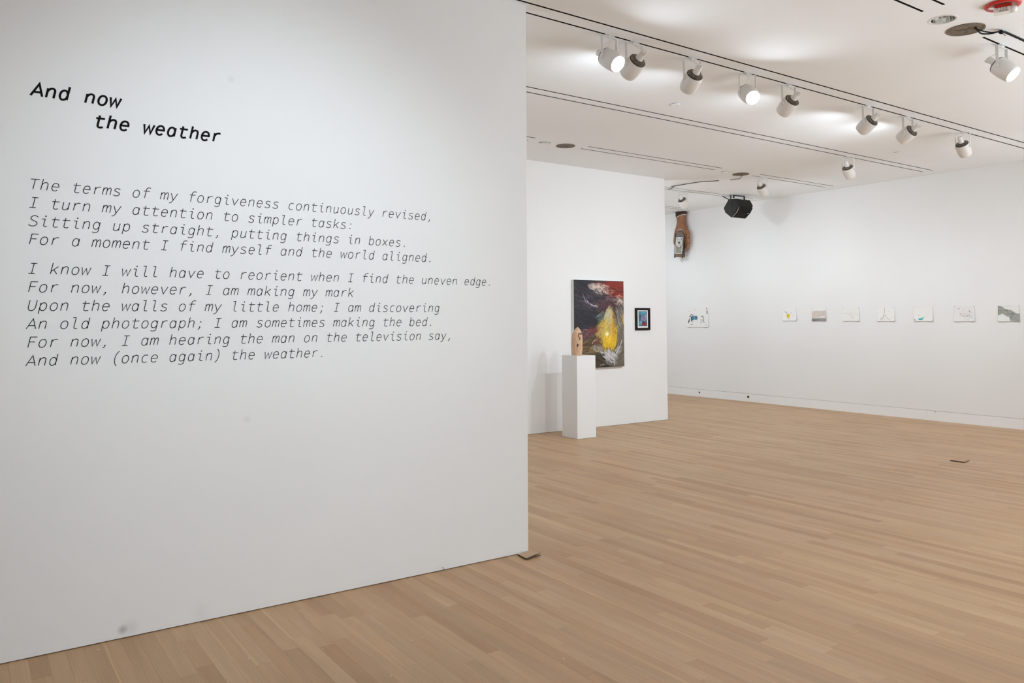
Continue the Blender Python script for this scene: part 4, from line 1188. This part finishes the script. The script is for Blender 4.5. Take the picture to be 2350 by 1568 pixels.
def d_hill():
    C = Canvas(74, 52, (226, 226, 222), .76)
    top = np.interp(C.U[0], [0, .2, .35, .5, .6, .75, .9, 1], [-.05, .05, .18, .25, .24, .38, .48, .50]); bot = np.interp(C.U[0], [0, .1, .2, .4, .52, .56, 1], [.62, .62, .52, .70, .74, .97, 1.1])
    mk_ = np.clip((C.V - top[None]) * 20, 0, 1) * np.clip((bot[None] - C.V) * 20, 0, 1)
    nz_ = vnoise(C.nx, C.ny, 12, 9, 44)
    C.put(mk_, (158, 160, 154)); C.put(mk_ * np.clip((nz_ - .5) * 4, 0, 1), (118, 122, 114), .8); C.blob(.20, .42, .10, .10, (150, 154, 106), .7, rough=.4)
    C.line([(.56, .80), (.66, .68)], .016, (96, 98, 94), .9); C.line([(0, .03), (.3, .03), (.55, .02)], .008, (150, 150, 148), .8)
    return C
SH = [('wide unframed sheet with a small blue hut on stilts and dark figures', d_house, 11.105, 10.542, 1.785, 1.389),
      ('pinned white sheet with a yellow blot, leftmost of the seven small drawings', d_yellow, 8.821, 8.538, 1.732, 1.513),
      ('pinned landscape drawing with brown strata over a dark grey band', d_strata, 8.222, 7.955, 1.736, 1.509),
      ('almost blank pinned sheet with very faint grey curves', d_faint, 7.635, 7.345, 1.735, 1.508),
      ('pinned drawing with a thin upright stroke over a spiky grey mound', d_tower, 7.029, 6.747, 1.726, 1.505),
      ('pinned sheet with a teal green smear at its lower left', d_teal, 6.433, 6.146, 1.724, 1.505),
      ('pinned sheet scattered with small grey pencil marks', d_scatter, 5.830, 5.543, 1.729, 1.502),
      ('pinned sheet with a dark grey hillside, rightmost of the drawings', d_hill, 5.228, 4.948, 1.725, 1.502)]
for si, (lb, fn, ya, yb2, zt, zb) in enumerate(SH):
    wd, ht = ya - yb2, zt - zb
    t = thing('drawing', (X3, (ya + yb2) / 2, (zt + zb) / 2), lb, 'drawing', 'drawings pinned to the long white wall', rot=(0, 0, -PI / 2))
    me = fn().mesh('paper_sheet', wd, ht)
    me.materials.append(M['ink'])
    for v in me.vertices:    # sheet lifts off the wall a little at the sides and foot
        s = v.co.z / ht + .5
        v.co.y = -(.0030 + .011 * (1 - s) ** 2 * (1 - .35 * math.cos(v.co.x / wd * 2 * PI)) + .003 * (2 * v.co.x / wd) ** 4 * (1 - s))
    o = bpy.data.objects.new('paper_sheet', me); link(o, t)
    md = o.modifiers.new('thickness', 'SOLIDIFY'); md.thickness = .0008; md.offset = -1
    if si:
        for sx, sz in ((-1, 1), (1, 1), (-1, -1), (1, -1)):
            bm = bmesh.new(); lathe(bm, [(0, .0), (.0042, .0), (.0048, .003), (.003, .006), (0, .0068)], 12, Matrix.Rotation(PI / 2, 4, 'X'))
            p = mk('pin', bm, M['pin'], t, True); p.location = (sx * (wd / 2 - .006), -.004 if sz > 0 else -.016, sz * (ht / 2 - .006))

# ------------------------------------------------------------------ giant hand with clock: cut-out on the long wall, modelled as a solid
def skin_mat():
    mt = mat('weathered_skin', (.36, .17, .08), .5)
    n = NT(mt); tc = n.n('ShaderNodeTexCoord')
    mp = n.n('ShaderNodeMapping'); mp.inputs['Scale'].default_value = (1, .35, .5); mp.inputs['Rotation'].default_value = (.7, 0, 0); n.l(tc.outputs['Object'], mp.inputs[0])
    a = n.noise(mp.outputs[0], 22, 4, .6, 1.5); b = n.noise(tc.outputs['Object'], 5, 2)
    c = n.mix(a, (.085, .028, .012), (.42, .22, .11)); c = n.mix(n.math('MULTIPLY', b, .6), c, (.32, .11, .04))
    n.l(c, n.b.inputs['Base Color']); n.bump(a, .5, .01)
    return mt
M['skin'] = skin_mat()
M['skin_dark'] = mat('shaded_glove_brown', (.10, .055, .035), .5)
M['sleeve'] = mat('brown_sleeve', (.035, .014, .008), .7)
M['cuff'] = mat('pale_cuff', (.62, .55, .48), .6)
M['case'] = mat('clock_case_black', (.022, .017, .014), .35)
M['brass'] = mat('aged_brass', (.11, .06, .032), .4, .5)
M['silver'] = mat('silver_trim', (.62, .60, .55), .35, .6)
M['dial'] = mat('clock_dial', (.50, .50, .45), .5)
hd = thing('clock_hand_cutout', (X3, 11.14, H), 'large brown hand reaching down from the ceiling and gripping a dark ornate clock', 'sculpture')
# local frame: p(y, z, out) where out = distance off the wall
def hp(y, z, out): return Vector((-out, y - 11.14, z - H))
def skin_obj(name, chains, mt, parent):
    """chains of (y, z, out, radius) grown as closed tapering limbs, then fused into one continuous skin"""
    bm = bmesh.new()
    for ch in chains:
        pts = curve_pts([(c[0], c[1], c[2]) for c in ch], 6)
        k = len(ch) - 1
        rad = []
        for q in range(len(pts)):
            t = q / 6; a = min(int(t), k - 1); f = t - a; f = f * f * (3 - 2 * f)
            rad.append(ch[a][3] * (1 - f) + ch[a + 1][3] * f)
        d0, d1 = (pts[0] - pts[1]).normalized(), (pts[-1] - pts[-2]).normalized()
        P_, R_2 = [], []
        for fr_ in (.98, .8, .45): P_.append(pts[0] + d0 * rad[0] * fr_); R_2.append(rad[0] * math.sqrt(1 - fr_ * fr_))
        P_ += pts; R_2 += rad
        for fr_ in (.45, .8, .98): P_.append(pts[-1] + d1 * rad[-1] * fr_); R_2.append(rad[-1] * math.sqrt(1 - fr_ * fr_))
        sub = bmesh.new()
        tube(sub, [hp(p[0], p[1], p[2]) for p in P_], R_2, 16)
        bmesh.ops.recalc_face_normals(sub, faces=sub.faces)
        tmp = bpy.data.meshes.new('t'); sub.to_mesh(tmp); sub.free(); bm.from_mesh(tmp); bpy.data.meshes.remove(tmp)
    me = bpy.data.meshes.new(name); bm.to_mesh(me); bm.free()
    ob = bpy.data.objects.new(name, me); COL.objects.link(ob)
    rm = ob.modifiers.new('rm', 'REMESH'); rm.mode = 'VOXEL'; rm.voxel_size = .006; rm.use_smooth_shade = True
    sm_ = ob.modifiers.new('sm', 'SMOOTH'); sm_.factor = .5; sm_.iterations = 6
    dg = bpy.context.evaluated_depsgraph_get(); dg.update()
    m2 = bpy.data.meshes.new_from_object(ob.evaluated_get(dg))
    bpy.data.objects.remove(ob)
    smooth(m2); m2.materials.clear(); m2.materials.append(mt)
    r_ = bpy.data.objects.new(name, m2); link(r_, parent)
    return r_
hand = skin_obj('hand', [
    # forearm into wrist, back of the hand (two side by side to keep it broad and flat)
    [(11.155, 3.700, .088, .082), (11.160, 3.62, .088, .081), (11.165, 3.55, .085, .079), (11.155, 3.47, .085, .082), (11.165, 3.40, .085, .078), (11.175, 3.30, .080, .070), (11.170, 3.20, .070, .060)],
    [(11.125, 3.68, .088, .080), (11.120, 3.56, .085, .074), (11.110, 3.48, .085, .080), (11.080, 3.40, .085, .078), (11.065, 3.32, .080, .072), (11.070, 3.20, .065, .060), (11.08, 3.08, .055, .048)],
    [(11.172, 3.60, .085, .058), (11.188, 3.53, .086, .062), (11.204, 3.45, .088, .062), (11.222, 3.38, .092, .057)],
    # thumb with its ball, straight down the clock's left side, nail end bent in
    [(11.190, 3.46, .095, .064), (11.232, 3.38, .105, .056), (11.262, 3.30, .118, .044), (11.275, 3.22, .128, .036), (11.284, 3.15, .135, .033), (11.280, 3.095, .140, .026)],
    # index, middle, ring: from the back of the hand round the far side, tips curling forward
    [(11.075, 3.38, .085, .050), (11.015, 3.340, .085, .040), (10.968, 3.305, .090, .035), (10.940, 3.262, .105, .032), (10.934, 3.225, .125, .026)],
    [(11.070, 3.27, .070, .046), (11.010, 3.220, .075, .038), (10.965, 3.180, .085, .034), (10.940, 3.140, .100, .031), (10.936, 3.105, .120, .026)],
    [(11.070, 3.17, .060, .042), (11.015, 3.115, .068, .036), (10.975, 3.075, .080, .032), (10.955, 3.037, .095, .029), (10.953, 3.005, .112, .024)],
    [(11.085, 3.09, .055, .038), (11.040, 3.03, .060, .032), (11.015, 2.985, .070, .027), (11.010, 2.95, .080, .022)],
], M['skin'], hd)
hand['label'] = 'brown hand with the thumb along the left side of the clock'
bm = bmesh.new()
SL = [(-.004, .118, .075), (.03, .116, .074), (.07, .113, .072), (.110, .108, .070)]
def oval(bm, prof, cy, co, tilt=0.):
    rings = []
    for d, ry, ro in prof:
        rings.append([bm.verts.new((-(co + ro * math.sin(2 * PI * k / 32)), (cy - 11.14) + ry * math.cos(2 * PI * k / 32), -d - .006 + tilt * math.cos(2 * PI * k / 32) * (d > .0))) for k in range(32)])
    for a, b in zip(rings, rings[1:]):
        for k in range(32): bm.faces.new((a[k], b[k], b[(k + 1) % 32], a[(k + 1) % 32]))
    bm.faces.new(rings[0]); bm.faces.new(rings[-1])
oval(bm, [(0, .130, .092), (.030, .128, .091), (.065, .124, .090), (.092, .116, .088)], 11.142, .093, -.030)
mk('sleeve', bm, M['sleeve'], hd, False)
bm = bmesh.new(); oval(bm, [(.086, .118, .089), (.094, .119, .090), (.098, .112, .085)], 11.142, .093, -.032); mk('cuff', bm, M['cuff'], hd)
# clock, tilted slightly in the plane of the wall
clk = bpy.data.objects.new('clock', None); link(clk, hd); clk.location = hp(11.125, 3.075, .150); clk.rotation_euler = (0, 0, 0)
clk.rotation_euler = (math.radians(3.0), 0, math.radians(26)); clk.scale = (1, .86, 1)
clk['label'] = 'dark ornate carriage clock with a pale round dial'
# clock local: -X towards the room, Y left in view, Z up
def cbox(name, y0, y1, z0, z1, x0, x1, mt, bev=.003):
    bm = bmesh.new(); box(bm, x0, x1, y0, y1, z0, z1, bev); return mk(name, bm, mt, clk)
cbox('case', -.098, .112, -.215, .195, -.055, .055, M['case'], .006)
cbox('plinth', -.106, .120, -.262, -.205, -.066, .060, M['brass'])
cbox('cornice', -.082, .098, .190, .235, -.060, .055, M['brass'])
cbox('crown', -.070, .084, .232, .262, -.055, .045, M['case'])
cbox('face_plate', -.062, .080, -.190, .125, -.060, -.054, M['brass'], .001)
for y in (-.088, .100):
    bm = bmesh.new(); lathe(bm, [(.0, -.285), (.012, -.285), (.014, -.25), (.010, -.20), (.010, .17), (.013, .19), (.012, .215), (.0, .225)], 14, Matrix.Translation((-.060, y, 0)))
    mk('corner_post', bm, M['case'], clk, True)
bm = bmesh.new(); tube(bm, curve_pts([(-.03, .078, .245), (-.03, .080, .275), (-.03, .060, .292), (-.03, .0, .294), (-.03, -.050, .290), (-.03, -.070, .272), (-.03, -.068, .245)], 6), .0055, 8)
mk('handle', bm, M['silver'], clk, True)
bm = bmesh.new()
for z in (.128, -.192):
    box(bm, -.066, -.058, -.066, .084, z - .004, z + .004)
for y in (-.064, .082): box(bm, -.066, -.058, y - .003, y + .003, -.190, .126)
for k in range(13): 
    box(bm, -.078, -.072, -.096, -.088, -.14 + .027 * k, -.128 + .027 * k)
mk('silver_beading', bm, M['silver'], clk)
bm = bmesh.new(); lathe(bm, [(0, 0), (.068, 0), (.072, .003), (.066, .006), (0, .006)], 40, Matrix.Translation((-.060, .009, .028)) @ Matrix.Rotation(-PI / 2, 4, 'Y')); 
bmesh.ops.scale(bm, vec=(1, 1, 1.28), verts=bm.verts, space=Matrix.Translation((0, 0, -.028)))
mk('dial', bm, M['dial'], clk)
bm = bmesh.new()
for k in range(12):
    a = k * PI / 6; cy, cz = .009 + .052 * math.cos(a), .028 + .066 * math.sin(a)
    box(bm, -.0695, -.0665, cy - .0055, cy + .0055, cz - .0065, cz + .0065)
mk('hour_marks', bm, M['case'], clk)
bm = bmesh.new(); lathe(bm, [(0, 0), (.026, 0), (.026, .002), (0, .002)], 24, Matrix.Translation((-.066, .009, .028)) @ Matrix.Rotation(-PI / 2, 4, 'Y')); mk('dial_centre', bm, M['brass'], clk)
bm = bmesh.new(); tube(bm, [(-.071, .020, .050), (-.071, -.028, -.016)], .0035, 6); tube(bm, [(-.071, .009, .028), (-.071, .032, .042)], .0035, 6); mk('clock_hands', bm, M['case'], clk)
M['orn'] = mat('etched_ornament', (.30, .28, .20), .5, .3)
n = NT(M['orn']); tc = n.n('ShaderNodeTexCoord'); v_ = n.n('ShaderNodeTexVoronoi'); v_.inputs['Scale'].default_value = 60; n.l(tc.outputs['Object'], v_.inputs['Vector']); n.l(n.mix(v_.outputs['Distance'], (.36, .33, .24), (.03, .03, .015)), n.b.inputs['Base Color'])
cbox('ornament_panel', -.056, .074, -.184, -.072, -.063, -.059, M['orn'], .001)
cbox('ornament_panel', -.056, .074, .102, .120, -.063, -.059, M['orn'], .001)
cbox('lower_panel', -.080, .096, -.250, -.216, -.070, -.062, M['brass'], .001)

# ------------------------------------------------------------------ cardboard scraps and plaster crumbs
def card_mat():
    mt = mat('cardboard', (.38, .24, .14), .8); n = NT(mt); tc = n.n('ShaderNodeTexCoord')
    a = n.noise(tc.outputs['Object'], 40, 3); n.l(n.mix(a, (.40, .26, .155), (.54, .37, .235)), n.b.inputs['Base Color']); return mt
M['card'] = card_mat()
M['card_edge'] = mat('cardboard_edge', (.05, .035, .022), .9)
def card(t, pts, z0, th, curl):
    """sheet with quad outline pts (ccw), n x n grid, given thickness; curl lifts one side"""
    n = 8; me = bmesh.new(); g = {}
    for i in range(n + 1):
        for j in range(n + 1):
            u, v = i / n, j / n
            p = (Vector(pts[0]) * (1 - u) + Vector(pts[1]) * u) * (1 - v) + (Vector(pts[3]) * (1 - u) + Vector(pts[2]) * u) * v
            zz = z0 + curl(u, v)
            g[i, j] = (me.verts.new((p.x, p.y, zz + th)), me.verts.new((p.x, p.y, zz)))
    for i in range(n):
        for j in range(n):
            me.faces.new((g[i, j][0], g[i + 1, j][0], g[i + 1, j + 1][0], g[i, j + 1][0]))
            me.faces.new((g[i, j][1], g[i, j + 1][1], g[i + 1, j + 1][1], g[i + 1, j][1])).material_index = 1
    for i in range(n):
        for a, b in (((i, 0), (i + 1, 0)), ((i, n), (i + 1, n)), ((0, i), (0, i + 1)), ((n, i), (n, i + 1))):
            me.faces.new((g[a][0], g[b][0], g[b][1], g[a][1])).material_index = 1
    return mk(t[0], me, [M['card'], M['card_edge']], t[1])
cc = (3.08, 4.24)
t = thing('cardboard_shim', (cc[0], cc[1], .001), 'folded brown cardboard scrap poking out from the end of the text wall', 'cardboard')
q = [(3.026, 4.183), (3.160, 4.208), (3.150, 4.318), (3.040, 4.300)]
q = [(a - cc[0], b - cc[1], 0) for a, b in q]
card(('upper_flap', t), q, .006, .0028, lambda u, v: .009 * (1 - v) ** 2 * (.35 + u))
card(('lower_flap', t), [(a + .004, b + .004, 0) for a, b, _ in q], .0, .0028, lambda u, v: .001 * (1 - v))
cc = (8.93, 4.29)
t = thing('cardboard_piece', (cc[0], cc[1], .001), 'flat brown cardboard piece lying alone on the floor at the right', 'cardboard')
q = [(8.850, 4.212), (9.028, 4.245), (9.018, 4.372), (8.848, 4.366)]
q = [(a - cc[0], b - cc[1], 0) for a, b in q]
card(('sheet', t), q, .002, .0045, lambda u, v: .003 * (1 - v) * u + .005 * max(0, .25 - u) )
card(('torn_layer', t), [(a * .93, b * .9 + .004, 0) for a, b, _ in q], .0085, .002, lambda u, v: .002 * u)
M['crumb'] = mat('plaster_crumb', (.80, .77, .68), .9)
for k, (x, y) in enumerate([(.572, 4.24), (.642, 4.263), (.901, 4.012), (1.438, 3.631), (1.603, 4.300), (1.977, 4.27), (2.49, 3.905), (2.602, 3.677), (2.42, 3.554), (2.372, 3.527), (2.997, 3.95), (2.861, 3.696), (2.299, 2.892), (1.58, 3.192), (1.806, 4.03), (1.122, 3.727)]):
    bm = bmesh.new(); bmesh.ops.create_icosphere(bm, subdivisions=1, radius=.0026)
    rr = rnds(k)
    for v in bm.verts: v.co *= rr.uniform(.7, 1.25)
    for v in bm.verts: v.co.z *= .6; v.co.x *= 1.0 + .6 * (k % 3 == 0)
    o = mk('plaster_crumb', bm, M['crumb']); o.location = (x, y, .0015)
    tag(o, 'tiny white plaster crumb on the oak floor near the text wall', 'crumb', 'plaster crumbs on the floor')
